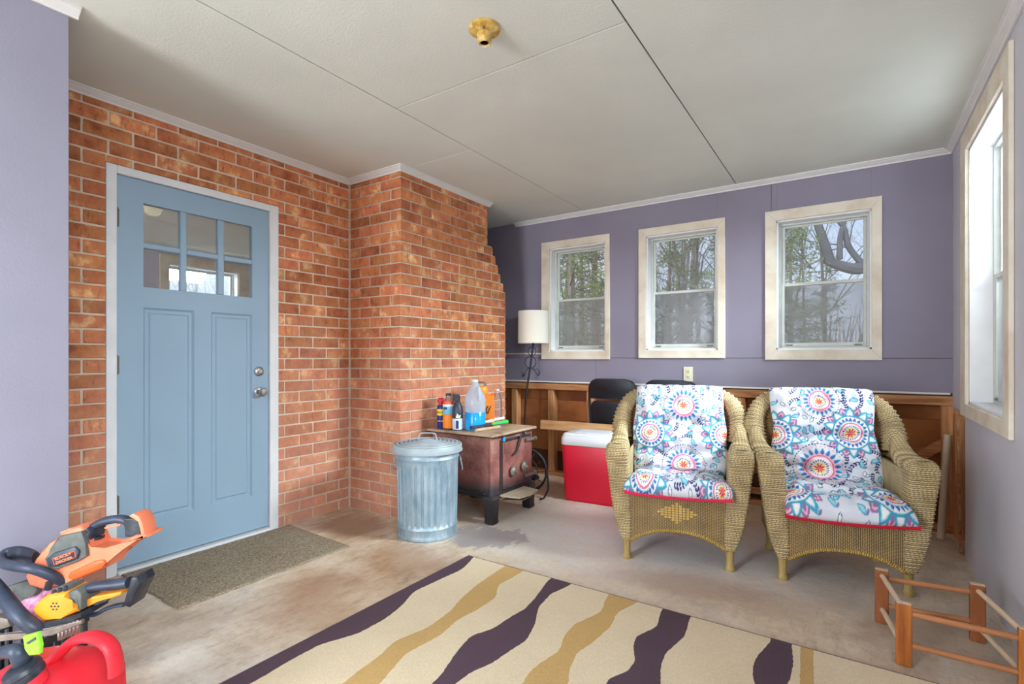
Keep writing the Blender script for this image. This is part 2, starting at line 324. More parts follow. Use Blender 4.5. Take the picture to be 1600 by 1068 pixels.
M['clearplastic'] = m_glass('clear_plastic', None, (0.95, 0.95, 0.97, 1), 0.12, (0.85, 0.87, 0.92, 1))
M['jug'] = m_glass('translucent_jug', None, (0.9, 0.93, 0.97, 1), 0.6, (0.80, 0.86, 0.94, 1))
def m_emit(name, c, s):
    m, nt, b = base(name); b.inputs['Base Color'].default_value = c; b.inputs['Emission Color'].default_value = c; b.inputs['Emission Strength'].default_value = s; return m
M['litglass'] = m_emit('lit_glass_shade', rgb(226, 224, 176), 1.3)
M['pink'] = mat('pink_floral_cloth', rgb(214, 150, 180), 0.9, var=0.3, scale=45, c2=rgb(190, 70, 130), c3=rgb(236, 214, 226))

# ------------------------------------------------------------------ object helpers
def link(name, data, parent=None, loc=None, rot=None):
    o = bpy.data.objects.new(name, data); COL.objects.link(o)
    if parent: o.parent = parent
    if loc is not None: o.location = loc
    if rot is not None: o.rotation_euler = rot
    return o
def tag(o, label=None, cat=None, group=None, kind=None):
    for k, v in (('label', label), ('category', cat), ('group', group), ('kind', kind)):
        if v: o[k] = v
    return o
def thing(name, label, cat, loc=(0, 0, 0), rz=0, group=None):
    return tag(link(name, None, None, loc, (0, 0, rz)), label, cat, group)
def structure(name, loc=(0, 0, 0)): return tag(link(name, None, None, loc), kind='structure')
class MB:
    def __init__(s): s.bm = bmesh.new(); s.uv = s.bm.loops.layers.uv.new('UVMap')
    def box(s, x0, x1, y0, y1, z0, z1, bev=0.0, seg=1, M4=None):
        r = bmesh.ops.create_cube(s.bm, size=1); vs = r['verts']
        for v in vs: v.co = Vector(((x0+x1)/2+v.co.x*(x1-x0), (y0+y1)/2+v.co.y*(y1-y0), (z0+z1)/2+v.co.z*(z1-z0)))
        es = list({e for v in vs for e in v.link_edges}); fs = list({f for v in vs for f in v.link_faces})
        if bev:
            rr = bmesh.ops.bevel(s.bm, geom=es, offset=bev, segments=seg, affect='EDGES', profile=0.5)
            vs = list({v for f in rr['faces'] for v in f.verts} | {v for v in vs if v.is_valid})
        if M4 is not None:
            bmesh.ops.transform(s.bm, matrix=M4, verts=vs)
        return s
    def loft(s, rings, closed=True, caps=True, loop=False):
        R = [[s.bm.verts.new(p) for p in r] for r in rings]; n = len(rings[0])
        vv = 0; nr = len(rings)
        for i in range(nr if loop else nr-1):
            a, b = R[i], R[(i+1) % nr]; ra, rb = rings[i], rings[(i+1) % nr]
            dv = sum((Vector(ra[k])-Vector(rb[k])).length for k in range(n))/n; uu = 0
            for k in range(n if closed else n-1):
                k2 = (k+1) % n; du = (Vector(ra[k])-Vector(ra[k2])).length*0.5+(Vector(rb[k])-Vector(rb[k2])).length*0.5
                try: f = s.bm.faces.new((a[k], a[k2], b[k2], b[k]))
                except ValueError: uu += du; continue
                for lp, q in zip(f.loops, ((uu, vv), (uu+du, vv), (uu+du, vv+dv), (uu, vv+dv))): lp[s.uv].uv = q
                uu += du
            vv += dv
        if caps and closed and not loop:
            for r in (R[0], R[-1]):
                try: s.bm.faces.new(r)
                except ValueError: pass
        return s
    def tube(s, pts, r, n=8, closed=False, ell=None):
        pts = [Vector(p) for p in pts]; rings = []; m = len(pts); up = None
        for i, p in enumerate(pts):
            if closed: t = (pts[(i+1) % m]-pts[i-1]).normalized()
            else: t = (pts[min(i+1, m-1)]-pts[max(i-1, 0)]).normalized()
            if up is None:
                up = Vector((0, 0, 1)) if abs(t.z) < 0.9 else Vector((0, 1, 0))
            u = (up-t*up.dot(t)).normalized(); w = t.cross(u); up = u
            rr = r[i] if isinstance(r, (list, tuple)) else r
            if isinstance(rr, tuple): ra, rb = rr
            else: ra = rb = rr
            rings.append([p+u*math.cos(2*PI*k/n)*ra+w*math.sin(2*PI*k/n)*rb for k in range(n)])
        return s.loft(rings, loop=closed)
    def lathe(s, prof, n=24, c=(0, 0), sx=1, sy=1):
        return s.loft([[(c[0]+r*sx*math.cos(2*PI*k/n), c[1]+r*sy*math.sin(2*PI*k/n), z) for k in range(n)] for r, z in prof])
    def prism(s, pts, y0, y1, bev=0.0, seg=2):   # polygon in XZ, extruded along Y
        if callable(pts): pts = pts(y0)
        n0 = len(s.bm.verts)
        a = [s.bm.verts.new((x, y0, z)) for x, z in pts]; b = [s.bm.verts.new((x, y1, z)) for x, z in pts]
        f = [s.bm.faces.new(a), s.bm.faces.new(b[::-1])]
        for i in range(len(pts)):
            j = (i+1) % len(pts); f.append(s.bm.faces.new((a[i], b[i], b[j], a[j])))
        if bev:
            es = [e for e in f[0].edges]+[e for e in f[1].edges]
            bmesh.ops.bevel(s.bm, geom=es, offset=bev, segments=seg, affect='EDGES', profile=0.5)
        return s
    def build(s, name, m, parent=None, smooth=False, loc=None, rot=None, kind=None, label=None):
        bmesh.ops.recalc_face_normals(s.bm, faces=s.bm.faces)
        me = bpy.data.meshes.new(name); s.bm.to_mesh(me); s.bm.free()
        me.materials.append(M[m] if isinstance(m, str) else m)
        if smooth:
            me.polygons.foreach_set('use_smooth', [True]*len(me.polygons))
            if smooth != 'all':
                try: me.set_sharp_from_angle(angle=math.radians(40))
                except Exception: pass
        o = link(name, me, parent, loc, rot)
        return tag(o, label, kind=kind)
def box(name, m, parent, x0, x1, y0, y1, z0, z1, bev=0.0, seg=1, **k):
    return MB().box(x0, x1, y0, y1, z0, z1, bev, seg).build(name, m, parent, **k)
def smoothpath(pts, n=6, closed=False):
    P = [Vector(p) for p in pts]; m = len(P); o = []
    for i in range(m if closed else m-1):
        g = lambda k: P[k % m] if closed else P[max(0, min(m-1, k))]
        a, b, c, d = g(i-1), g(i), g(i+1), g(i+2)
        for j in range(n):
            t = j/n; o.append(0.5*((2*b)+(c-a)*t+(2*a-5*b+4*c-d)*t*t+(3*b-a-3*c+d)*t**3))
    if not closed: o.append(P[-1])
    return o
def text(name, s, size, m, parent, M4, depth=0.0008, xs=1.0):
    cu = bpy.data.curves.new(name, 'FONT'); cu.body = s; cu.size = size; cu.align_x = 'CENTER'; cu.align_y = 'CENTER'; cu.extrude = depth; cu.resolution_u = 2; cu.offset = size*0.015
    t = bpy.data.objects.new('t', cu); COL.objects.link(t); dg = bpy.context.evaluated_depsgraph_get()
    me = bpy.data.meshes.new_from_object(t.evaluated_get(dg)); bpy.data.objects.remove(t)
    me.transform(M4 @ Matrix.Diagonal((xs, 1, 1, 1))); me.materials.clear(); me.materials.append(M[m]); return link(name, me, parent)

# ================================================================== SETTING
ZC = 2.42; XR = 3.634; YB = 4.2
# floor
fb = MB(); fb.box(-0.1, 3.80, -2.6, 4.36, -0.15, 0.0); tag(fb.build('floor', 'floor'), kind='structure')
# ceiling
ceil = structure('ceiling', (0, 0, ZC))
box('backing', 'joint', ceil, -0.1, 3.80, -2.6, 4.36, 0.006, 0.08)
g = 0.003
for x0, x1, ys in ((-0.1, 1.11, (-2.6, 0.11, 2.55, 4.36)), (1.11, 2.378, (-2.6, -0.53, 1.91, 4.36)), (2.378, 3.80, (-2.6, -0.53, 4.36))):
    for a, b in zip(ys, ys[1:]): box('ceiling_panel', 'ceiling', ceil, x0+g, x1-g, a+g, b-g, 0, 0.012, 0.0015)
# ---- brick machinery
bmesh_cache = {}
CO, BH, BL, JT = 0.0735, 0.0635, 0.2035, 0.010
def brick_mesh(dx, dy, dz, var):
    key = (round(dx, 3), round(dy, 3), round(dz, 3), var)
    if key not in bmesh_cache:
        b = bmesh.new(); r = random.Random(hash(key) & 0xffff); bmesh.ops.create_cube(b, size=1)
        for v in b.verts: v.co = Vector((v.co.x*dx, v.co.y*dy, v.co.z*dz))+Vector([r.uniform(-.0012, .0012) for _ in range(3)])
        bmesh.ops.bevel(b, geom=b.edges[:], offset=0.003, segments=1, affect='EDGES')
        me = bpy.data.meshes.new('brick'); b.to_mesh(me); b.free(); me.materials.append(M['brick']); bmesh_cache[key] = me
    return bmesh_cache[key]
def brick(parent, x0, x1, y0, y1, z0, z1, ax):
    if min(x1-x0, y1-y0, z1-z0) < 0.012: return
    r = random.uniform(-0.0015, 0.0015); c = [(x0+x1)/2, (y0+y1)/2, (z0+z1)/2]
    if 'x' in ax: c[0] += r
    if 'y' in ax: c[1] += r
    link('brick', brick_mesh(x1-x0, y1-y0, z1-z0, random.randint(0, 1)), parent, c)
wl = structure('wall_left')
DY0, DY1, DZ = 1.008, 1.927, 2.088      # rough opening of the door
mo = MB()
for a in ((-0.12, -0.005, -2.6, DY0-0.004, 0, ZC), (-0.12, -0.005, DY1+0.004, 2.52, 0, ZC), (-0.12, -0.005, DY0-0.004, DY1+0.004, DZ+0.004, ZC)): mo.box(*a)
mo.build('mortar', 'mortar', wl)
for k in range(33):
    z0 = k*CO+0.004; z1 = min(z0+BH, ZC-0.003)
    y = 0.909-0.2135*2+(0.10675 if k % 2 else 0)
    while y < 2.487:
        a, b = max(y+JT/2, 0.60), min(y+0.2135-JT/2, 2.490)
        y += 0.2135
        if b-a < 0.015: continue
        segs = [(a, b, z0, z1)]
        if z0 < DZ:
            if z1 > DZ: segs = [(a, b, DZ, z1)] if False else segs
            s2 = []
            for (p, q, u, v) in segs:
                if q <= DY0 or p >= DY1: s2.append((p, q, u, v)); continue
                if p < DY0-0.02: s2.append((p, DY0-0.003, u, v))
                if q > DY1+0.02: s2.append((DY1+0.003, q, u, v))
                if v > DZ+0.014: s2.append((max(p, DY0), min(q, DY1), DZ+0.003, v))
            segs = s2
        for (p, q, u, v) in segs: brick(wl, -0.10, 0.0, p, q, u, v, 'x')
# chimney breast with racked-back shoulder
wc = structure('wall_chimney')
YC, XC = 2.495, 0.534
def far(z):
    if z < 1.655: return 3.770
    k = int((z-1.655)/CO)+1
    return 3.770-0.0385*k if k < 6 else 3.50
mo = MB(); mo.box(-0.12, XC-0.006, YC+0.006, 3.765, 0, 22*CO+0.002)
for k in range(22, 33): mo.box(-0.12, XC-0.006, YC+0.006, far((k+0.5)*CO)-0.006, k*CO, min((k+1)*CO, ZC)+0.001)
mo.build('mortar', 'mortar', wc)
for k in range(33):
    z0 = k*CO+0.004; z1 = min(z0+BH, ZC-0.003); ye = far((k+0.5)*CO)
    if k % 2 == 0:
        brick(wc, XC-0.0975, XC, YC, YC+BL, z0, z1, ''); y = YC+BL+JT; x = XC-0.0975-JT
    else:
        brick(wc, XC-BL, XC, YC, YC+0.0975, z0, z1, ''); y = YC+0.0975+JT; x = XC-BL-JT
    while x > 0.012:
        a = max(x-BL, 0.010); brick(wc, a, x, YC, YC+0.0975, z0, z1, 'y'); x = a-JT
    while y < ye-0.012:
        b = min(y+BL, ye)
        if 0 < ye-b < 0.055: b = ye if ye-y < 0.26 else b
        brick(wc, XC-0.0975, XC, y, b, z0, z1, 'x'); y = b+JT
# closet wall at the left edge of the view
wn = structure('wall_closet'); box('drywall', 'closet', wn, -0.10, 0.673, -2.6, 0.674, 0, ZC, 0.002)
# ---- back wall
wb = structure('wall_back')
WIN = [(0.750, 1.303, 1.168, 2.120), (1.676, 2.237, 1.170, 2.118), (2.651, 3.216, 1.166, 2.104)]
ZL = 0.885
T = 0.014
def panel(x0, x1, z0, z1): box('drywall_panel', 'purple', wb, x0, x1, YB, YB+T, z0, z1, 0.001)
ZS = 1.104; e = 0.0012
xs = [-0.1, 0.19, 2.613, XR]
# lower strip below the seam
panel(-0.1, 1.21-e, ZL, ZS-e); panel(1.21+e, XR, ZL, ZS-e)
# upper sheet pieces around the windows
for x0, x1, nm in ((-0.1, 0.750, 0), (1.303, 1.676, 1), (2.237, 2.613-e, 2), (3.216, XR, 3)): panel(x0, x1, ZS+e, ZC)
panel(2.613+e, 2.651, ZS+e, ZC)
for (a, b, z0, z1) in WIN:
    panel(a, b, z1, ZC); panel(a, b, ZS+e, z0)
fr = MB()   # framing above the rail, hidden inside the wall
for x0, x1 in ((-0.1, 0.745), (1.308, 1.671), (2.242, 2.646), (3.221, 3.80)): fr.box(x0, x1, YB+T, 4.36, ZL-0.02, ZC)
for (a, b, z0, z1) in WIN: fr.box(a-0.005, b+0.005, YB+T, 4.36, ZL-0.02, z0-0.005); fr.box(a-0.005, b+0.005, YB+T, 4.36, z1+0.005, ZC)
fr.build('wall_core', 'darkwood', wb)
box('broken_drywall_edge', 'trim', wb, 0.0, XR-0.01, YB-0.004, YB+T, ZL-0.012, ZL+0.001, 0.002)
box('top_rail', 'rail', wb, -0.05, 3.66, YB+0.005, YB+0.10, 0.805, ZL-0.021, 0.002)
box('bottom_plate', 'rail', wb, -0.05, 3.66, YB+0.013, YB+0.10, 0.0, 0.038, 0.002)
for x in (0.330, 0.742, 1.142, 1.56, 1.98, 2.40, 2.82, 3.22, 3.612):
    box('stud', 'stud', wb, x-0.0385/2-0.01, x+0.0385/2+0.01, YB+0.015, YB+0.095, 0.038, 0.804, 0.002)
zz = [0.0, 0.219, 0.52, 0.703, 0.86]
for i, (a, b) in enumerate(zip(zz, zz[1:])):
    for x0, x1 in ((-0.1, 1.15), (1.152, 2.41), (2.412, 3.74)):
        box('sheathing_board', 'darkwood' if i == 0 else 'sheath', wb, x0, x1-0.001, YB+0.10+0.002*(i % 2), 4.34, a+0.001, b-0.001, 0.001)
box('blocking', 'rail', wb, 2.422, 2.805, YB+0.013, YB+0.06, 0.085, 0.125, 0.002)
bb = MB(); bb.box(-0.24, 0.24, -0.019, 0.019, -0.03, 0.03, 0.002, 1, Matrix.Translation((3.42, YB+0.06, 0.42)) @ Matrix.Rotation(-math.radians(38), 4, 'Y'))
bb.build('diagonal_brace', 'rail', wb)
# left side behind the chimney
ws = structure('wall_nook'); box('drywall', 'purple', ws, -0.1, -0.0, 3.77, YB, ZL, ZC); box('sheathing_board', 'darkwood', ws, -0.1, -0.0, 3.77, YB, 0, ZL-0.001)
# right wall
wr = structure('wall_right')
RW = (2.815, 3.640, 0.862, 2.222)
for y0, y1, z0, z1 in ((-2.6, -1.65, 0, ZC), (-1.65, 0.35, 0, 0.55), (-1.65, 0.35, 1.95, ZC), (0.35, RW[0], 0, ZC), (RW[0], RW[1], 0, RW[2]), (RW[0], RW[1], RW[3], ZC), (RW[1], 3.765, 0, ZC), (3.765, 4.2, 0.80, ZC)):  # opening near the camera added to let the fill lamp in
    box('drywall_panel', 'purple_lit', wr, XR, 3.80, y0, y1, z0, z1)
box('sheathing_board', 'sheath', wr, 3.74, 3.80, 3.766, 4.36, 0, 0.80)
box('corner_stud', 'stud', wr, XR+0.002, 3.70, 4.10, 4.21, 0.0, 0.79, 0.002)
box('corner_stud', 'stud', wr, XR+0.01, 3.735, 3.78, 3.82, 0.0, 0.79, 0.002)
box('short_rail', 'board', wr, XR+0.0, XR+0.08, 3.77, 4.19, 0.76, 0.798, 0.002)
wf = structure('wall_front')
for x0, x1, z0, z1 in ((0.60, 0.72, 0, ZC), (1.80, 3.80, 0, ZC), (0.72, 1.80, 0, 0.35), (0.72, 1.80, 2.35, ZC)): box('drywall_panel', 'purple', wf, x0, x1, -2.6, -2.5, z0, z1)  # opening made up to frame the added fill lamp
# ---- crown mouldings
def crown(name, path):
    prof = [(0.0, 2.384), (0.008, 2.384), (0.010, 2.392), (0.030, 2.404), (0.034, 2.409), (0.042, 2.411), (0.042, 2.4195), (0.0, 2.4195)]
    P = [Vector((p[0], p[1], 0)) for p in path]; rings = []
    for i, p in enumerate(P):
        ds = []
        if i > 0: ds.append((P[i]-P[i-1]).normalized())
        if i < len(P)-1: ds.append((P[i+1]-P[i]).normalized())
        ns = [Vector((d.y, -d.x, 0)) for d in ds]
        n = ns[0] if len(ns) == 1 else (ns[0]+ns[1])/(1+ns[0].dot(ns[1]))
        rings.append([(p.x+n.x*o, p.y+n.y*o, z) for o, z in prof])
    tag(MB().loft(rings).build(name, 'trim'), kind='structure')
crown('trim_1', [(0.001, 0.676), (0.001, YC-0.001), (XC+0.001, YC-0.001), (XC+0.001, 3.52)])
crown('trim_2', [(0.36, YB-0.001), (1.02, YB-0.001)])
crown('trim_3', [(1.022, YB-0.001), (XR-0.001, YB-0.001), (XR-0.001, -2.49)])
crown('trim_4', [(0.674, -2.49), (0.674, 0.70)])
tag(box('trim_5', 'casing', None, 0.05, 0.658, YB-0.010, YB-0.001, 1.137, 1.152, 0.002), kind='structure')

# ---- windows
def window(name, a, b, z0, z1, c0, c1, cz0, cz1, yw, zm, axis='y', casing_t=0.016, screenz=True, rot=None, loc=(0, 0, 0)):
    r = structure(name, loc)
    if rot: r.rotation_euler = (0, 0, rot)
    Y = 0.0
    # casing boards mitred
    def cas(p): # polygon list XZ
        MB().prism(p, -casing_t, -0.001, 0.002, 1).build('casing', 'casing', r)
    cas([(c0, cz0), (c1, cz0), (b+0.004, z0-0.004), (a-0.004, z0-0.004)]); cas([(c0, cz1), (a-0.004, z1+0.004), (b+0.004, z1+0.004), (c1, cz1)])
    cas([(c0, cz0), (a-0.004, z0-0.004), (a-0.004, z1+0.004), (c0, cz1)]); cas([(c1, cz0), (c1, cz1), (b+0.004, z1+0.004), (b+0.004, z0-0.004)])
    d = yw
    box('jamb', 'reveal', r, a-0.004, a+0.008, -0.001, d+0.05, z0, z1); box('jamb', 'reveal', r, b-0.008, b+0.004, -0.001, d+0.05, z0, z1)
    box('head', 'reveal', r, a-0.004, b+0.004, -0.001, d+0.05, z1-0.008, z1+0.004); box('window_sill', 'reveal', r, a-0.004, b+0.004, -0.001, d+0.05, z0-0.004, z0+0.010)
    a2, b2, q0, q1 = a+0.008, b-0.008, z0+0.010, z1-0.008
    # outer frame
    fm = MB(); w = 0.014
    for q in ((a2, a2+w, q0, q1), (b2-w, b2, q0, q1), (a2+w, b2-w, q0, q0+w), (a2+w, b2-w, q1-w, q1)): fm.box(q[0], q[1], d, d+0.045, q[2], q[3], 0.002)
    fm.build('window_frame', 'vinyl', r)
    a3, b3, q2, q3 = a2+w, b2-w, q0+w, q1-w
    def sash(nm, y, s0, s1, rail_lo, rail_hi):
        s = MB(); u = 0.020
        for q in ((a3, a3+u, s0, s1), (b3-u, b3, s0, s1), (a3+u, b3-u, s0, s0+rail_lo), (a3+u, b3-u, s1-rail_hi, s1)): s.box(q[0], q[1], y, y+0.018, q[2], q[3], 0.003)
        so = s.build(nm, 'vinyl', r)
        box('pane', 'pane', so, a3+u-0.001, b3-u+0.001, y+0.007, y+0.010, s0+rail_lo-0.001, s1-rail_hi+0.001)
        return so
    sash('upper_sash', d+0.024, zm-0.012, q3, 0.022, 0.014)
    lo = sash('lower_sash', d+0.004, q2, zm+0.010, 0.026, 0.022)
    for xx in (a3+0.05, b3-0.05): box('sash_latch', 'hinge', lo, xx-0.022, xx+0.022, d-0.004, d+0.003, q2+0.004, q2+0.014, 0.001)
    box('insect_screen', 'screen', r, a3+0.002, b3-0.002, d+0.0435, d+0.0445, q2, zm)
    return r
window('window_1', *WIN[0], 0.659, 1.348, 1.091, 2.190, 0.075, 1.645, loc=(0, YB, 0))
window('window_2', *WIN[1], 1.608, 2.296, 1.103, 2.187, 0.075, 1.650, loc=(0, YB, 0))
window('window_3', *WIN[2], 2.573, 3.276, 1.091, 2.182, 0.075, 1.645, loc=(0, YB, 0))
# right window: local +y points outward (+x world); local x = -world y
window('window_4', -3.640, -2.815, 0.862, 2.222, -3.795, -2.715, 0.790, 2.335, 0.092, 1.53, casing_t=0.018, rot=-PI/2, loc=(XR, 0, 0))

# ---- door
d1 = structure('door_1')
def dbox(name, m, par, *a, **k): return box(name, m, par, *a, **k)
X = -0.012; TH = 0.044; Y0, Y1, ZB, ZT = 1.053, 1.866, 0.030, 2.043
gy = [(1.172, 1.352), (1.386, 1.556), (1.592, 1.762)]; gz = [(1.482, 1.690), (1.718, 1.926)]
pn = [(1.162, 1.424), (1.516, 1.768)]; pz = (0.240, 1.375)
sl = MB()
def s(y0, y1, z0, z1, x1=X): sl.box(X-TH, x1, y0, y1, z0, z1)
s(Y0, gy[0][0], ZB, ZT); s(gy[2][1], Y1, ZB, ZT); s(gy[0][0], gy[2][1], gz[1][1], ZT); s(gy[0][0], gy[2][1], pz[1], gz[0][0])
s(gy[0][0], gy[2][1], ZB, pz[0]); s(pn[0][1], pn[1][0], pz[0], pz[1]);
slab = sl.build('door_slab', 'doorblue', d1)
for (a, b) in pn:
    a_ = max(a, gy[0][0]); b_ = min(b, gy[2][1])
    p = MB()
    def rect(i, x): return [(x, a_+i, pz[0]+i), (x, b_-i, pz[0]+i), (x, b_-i, pz[1]-i), (x, a_+i, pz[1]-i)]
    p.loft([rect(0, X), rect(0.010, X-0.011), rect(0.026, X-0.011), rect(0.034, X-0.004), rect(0.035, X-0.004)], caps=False)
    q = rect(0.035, X-0.004); p.bm.faces.new([p.bm.verts.new(v) for v in q]); p.build('door_panel', 'doorblue', d1)
mu = MB()
for a, b in ((gy[0][1], gy[1][0]), (gy[1][1], gy[2][0])): mu.box(X-TH, X-0.002, a, b, gz[0][0], gz[1][1], 0.004)
mu.build('muntin', 'doorblue', d1)
mu = MB()
for a, b in gy: mu.box(X-TH, X-0.002, a-0.001, b+0.001, gz[0][1], gz[1][0], 0.004)
mu.build('muntin', 'doorblue', d1)
for a, b in gy:
    for c, e_ in gz: box('pane', 'doorpane', d1, X-0.022, X-0.016, a-0.002, b+0.002, c-0.002, e_+0.002)
for y0, y1, z0, z1 in ((DY0-0.004, Y0-0.003, 0, DZ), (Y1+0.003, DY1+0.002, 0, DZ), (Y0-0.003, Y1+0.003, ZT+0.003, DZ)):
    box('door_frame', 'frame_white', d1, -0.11, 0.006, y0, y1, z0, z1, 0.003)
box('threshold', 'frame_white', d1, -0.10, 0.022, Y0-0.003, Y1+0.003, 0.0, 0.020, 0.004)
for z in (0.355, 1.071, 1.825):
    h = MB(); h.tube([(X+0.006, Y0-0.001, z-0.05), (X+0.006, Y0-0.001, z+0.05)], 0.007, 8); h.box(X-0.003, X+0.0015, Y0+0.001, Y0+0.012, z-0.045, z+0.045); h.build('hinge', 'hinge', d1)
def xlathe(prof, y, z, n=20): # axis +x
    mb = MB(); mb.loft([[(X+x, y+r*math.cos(2*PI*k/n), z+r*math.sin(2*PI*k/n)) for k in range(n)] for r, x in prof]); return mb
xlathe([(0.001, 0.0), (0.032, 0.0), (0.032, 0.006), (0.024, 0.010), (0.013, 0.012), (0.012, 0.030), (0.020, 0.036), (0.027, 0.044), (0.027, 0.056), (0.020, 0.064), (0.001, 0.065)], 1.806, 0.891).build('door_knob', 'nickel', d1, smooth=True)
xlathe([(0.001, 0.0), (0.030, 0.0), (0.030, 0.008), (0.024, 0.014), (0.014, 0.016), (0.012, 0.022), (0.001, 0.022)], 1.804, 1.021).build('deadbolt', 'nickel', d1, smooth=True)
# room behind the door glass
wi = structure('wall_interior')
ib = MB()
for a in ((-3.6, -3.5, -0.5, 4.5, 0, 2.5), (-3.5, -0.12, -0.6, -0.5, 0, 2.5), (-3.5, -0.12, 4.4, 4.5, 0, 2.5), (-3.5, -0.12, -0.5, 4.4, 2.44, 2.5), (-3.5, -0.12, -0.5, 4.4, -0.05, 0)): ib.box(*a)
ib.build('plaster', 'interior', wi)
cl = thing('ceiling_light', 'ceiling light with cluster of pale glass shades, seen through the blue door glass', 'light', (-1.30, 1.66, 2.44))
cl.scale = (0.72, 0.72, 0.9)
MB().lathe([(0.001, 0), (0.06, 0), (0.06, -0.03), (0.03, -0.05), (0.03, -0.20), (0.001, -0.20)], 16).build('canopy', 'hinge', cl, smooth=True)
for k in range(4):
    an = k*PI/2+0.5; MB().lathe([(0.02, -0.125), (0.045, -0.14), (0.07, -0.17), (0.078, -0.21), (0.072, -0.25), (0.05, -0.27), (0.001, -0.275)], 14, (0.115*math.cos(an), 0.115*math.sin(an))).build('glass_shade', 'litglass', cl, smooth=True)
MB().tube([(0, 0, -0.2), (0, 0, -0.52)], 0.003, 5).build('pull_chain', 'hinge', cl)

# ---- outside ground
gm = MB(); gm.box(-45, 60, 4.5, 70, -0.75, -0.5); gm.box(3.95, 60, -12, 4.5, -0.75, -0.5); tag(gm.build('ground', 'ground'), kind='structure')

# ================================================================== TREES outside
def ring4(p, t, r, n=5):
    up = Vector((0, 0, 1)) if abs(t.z) < 0.9 else Vector((1, 0, 0)); u = (up-t*up.dot(t)).normalized(); w = t.cross(u)
    return [p+u*math.cos(2*PI*k/n)*r+w*math.sin(2*PI*k/n)*r for k in range(n)]
class Raw:
    def __init__(s): s.v = []; s.f = []
    def tube(s, pts, rs, n=5):
        b = len(s.v)
        for i, p in enumerate(pts):
            t = (pts[min(i+1, len(pts)-1)]-pts[max(i-1, 0)]).normalized(); s.v += ring4(p, t, rs[i], n)
        for i in range(len(pts)-1):
            for k in range(n): s.f.append((b+i*n+k, b+i*n+(k+1) % n, b+(i+1)*n+(k+1) % n, b+(i+1)*n+k))
    def mesh(s, name, m):
        me = bpy.data.meshes.new(name); me.from_pydata([tuple(v) for v in s.v], [], s.f); me.materials.append(M[m]); return me
def grow(R, p, d, ln, r, lvl, rnd):
    pts = [p]; rs = [r]; n = 4 if lvl else 7; dd = d.copy(); tips = []
    for i in range(n):
        dd = (dd+Vector((rnd.uniform(-1, 1), rnd.uniform(-1, 1), rnd.uniform(-.5, .8)))*(0.07 if lvl == 0 else 0.22)).normalized()
        p = p+dd*ln/n; pts.append(p); rs.append(r*(1-0.75*(i+1)/n)); tips.append((p.copy(), dd.copy(), rs[-1]))
    R.tube(pts, rs, 6 if lvl == 0 else (4 if lvl == 1 else 3))
    if lvl < 3:
        for (q, dq, rq) in tips[(1 if lvl == 0 else 0):]:
            for _ in range({0: 2, 1: 3, 2: 1}[lvl]):
                sd = Vector((rnd.uniform(-1, 1), rnd.uniform(-1, 1), rnd.uniform(-0.1, 0.9))).normalized()
                nd = (dq*0.55+sd).normalized(); grow(R, q, nd, ln*rnd.uniform(0.26, 0.48), max(rq*0.38, 0.004), lvl+1, rnd)
bare = []
for s_ in range(4):
    R = Raw(); rnd = random.Random(s_+3); grow(R, Vector((0, 0, 0)), Vector((0, 0, 1)), 9.5, 0.10, 0, rnd); bare.append(R.mesh('bare_tree', 'bark' if s_ % 2 else 'bark2'))
pines = []
for s_ in range(2):
    R = Raw(); N = Raw(); rnd = random.Random(50+s_); H = 8.0
    R.tube([Vector((0, 0, 0)), Vector((0.05, 0, 4)), Vector((0, 0.05, 8))], [0.14, 0.09, 0.02], 7)
    for i in range(46):
        z = 0.7+7.2*i/46; L0 = 1.9*(1-z/8.6)+0.25; an = rnd.uniform(0, 2*PI); d = Vector((math.cos(an), math.sin(an), 0.25))
        e_ = Vector((0, 0, z))+d*L0; R.tube([Vector((0, 0, z)), e_], [0.025, 0.006], 3)
        for _ in range(30):
            c = Vector((0, 0, z))+d*L0*rnd.uniform(0.35, 1.08)+Vector((rnd.gauss(0, .13), rnd.gauss(0, .13), rnd.gauss(0, .11)))
            for _k in range(5):
                a = Vector((rnd.uniform(-1, 1), rnd.uniform(-1, 1), rnd.uniform(-.3, 1))).normalized()*0.13; b_ = a.cross(Vector((rnd.uniform(-1, 1), 0.3, 0.5))).normalized()*0.012
                k = len(N.v); N.v += [c-b_, c+b_, c+a]; N.f.append((k, k+1, k+2))
    pines.append((R.mesh('trunk', 'bark2'), N.mesh('foliage', 'needles')))
rt = random.Random(11)
tp = []
def dirpt(deg, dist): # angle from +Y towards +X, seen from the camera
    a = math.radians(deg); return CX+math.sin(a)*dist, math.cos(a)*dist
for i in range(38):
    if i % 3 and i % 2: rt.random()
    tp.append((rt.uniform(-31, 3), 15+24*(i/34)**0.8+rt.uniform(-1, 1)))
tp = [q_ for q_ in tp if not (q_[0] > -9 and q_[1] < 26)]
for i in range(18): tp.append((rt.uniform(8, 75), rt.uniform(10, 24)))
first = {}
for i, (dg, ds) in enumerate(tp):
    x, y = dirpt(dg, ds); k = i % 4
    o = link('bare_tree', bare[k], None, (x, y, -0.5), (rt.uniform(-.04, .04), rt.uniform(-.04, .04), rt.uniform(0, 6.28)))
    s0 = rt.uniform(0.8, 1.3); o.scale = (s0, s0, s0*rt.uniform(.9, 1.1))
    tag(o, 'leafless winter tree standing in the woods outside the windows', 'tree', 'bare winter trees in the woods')
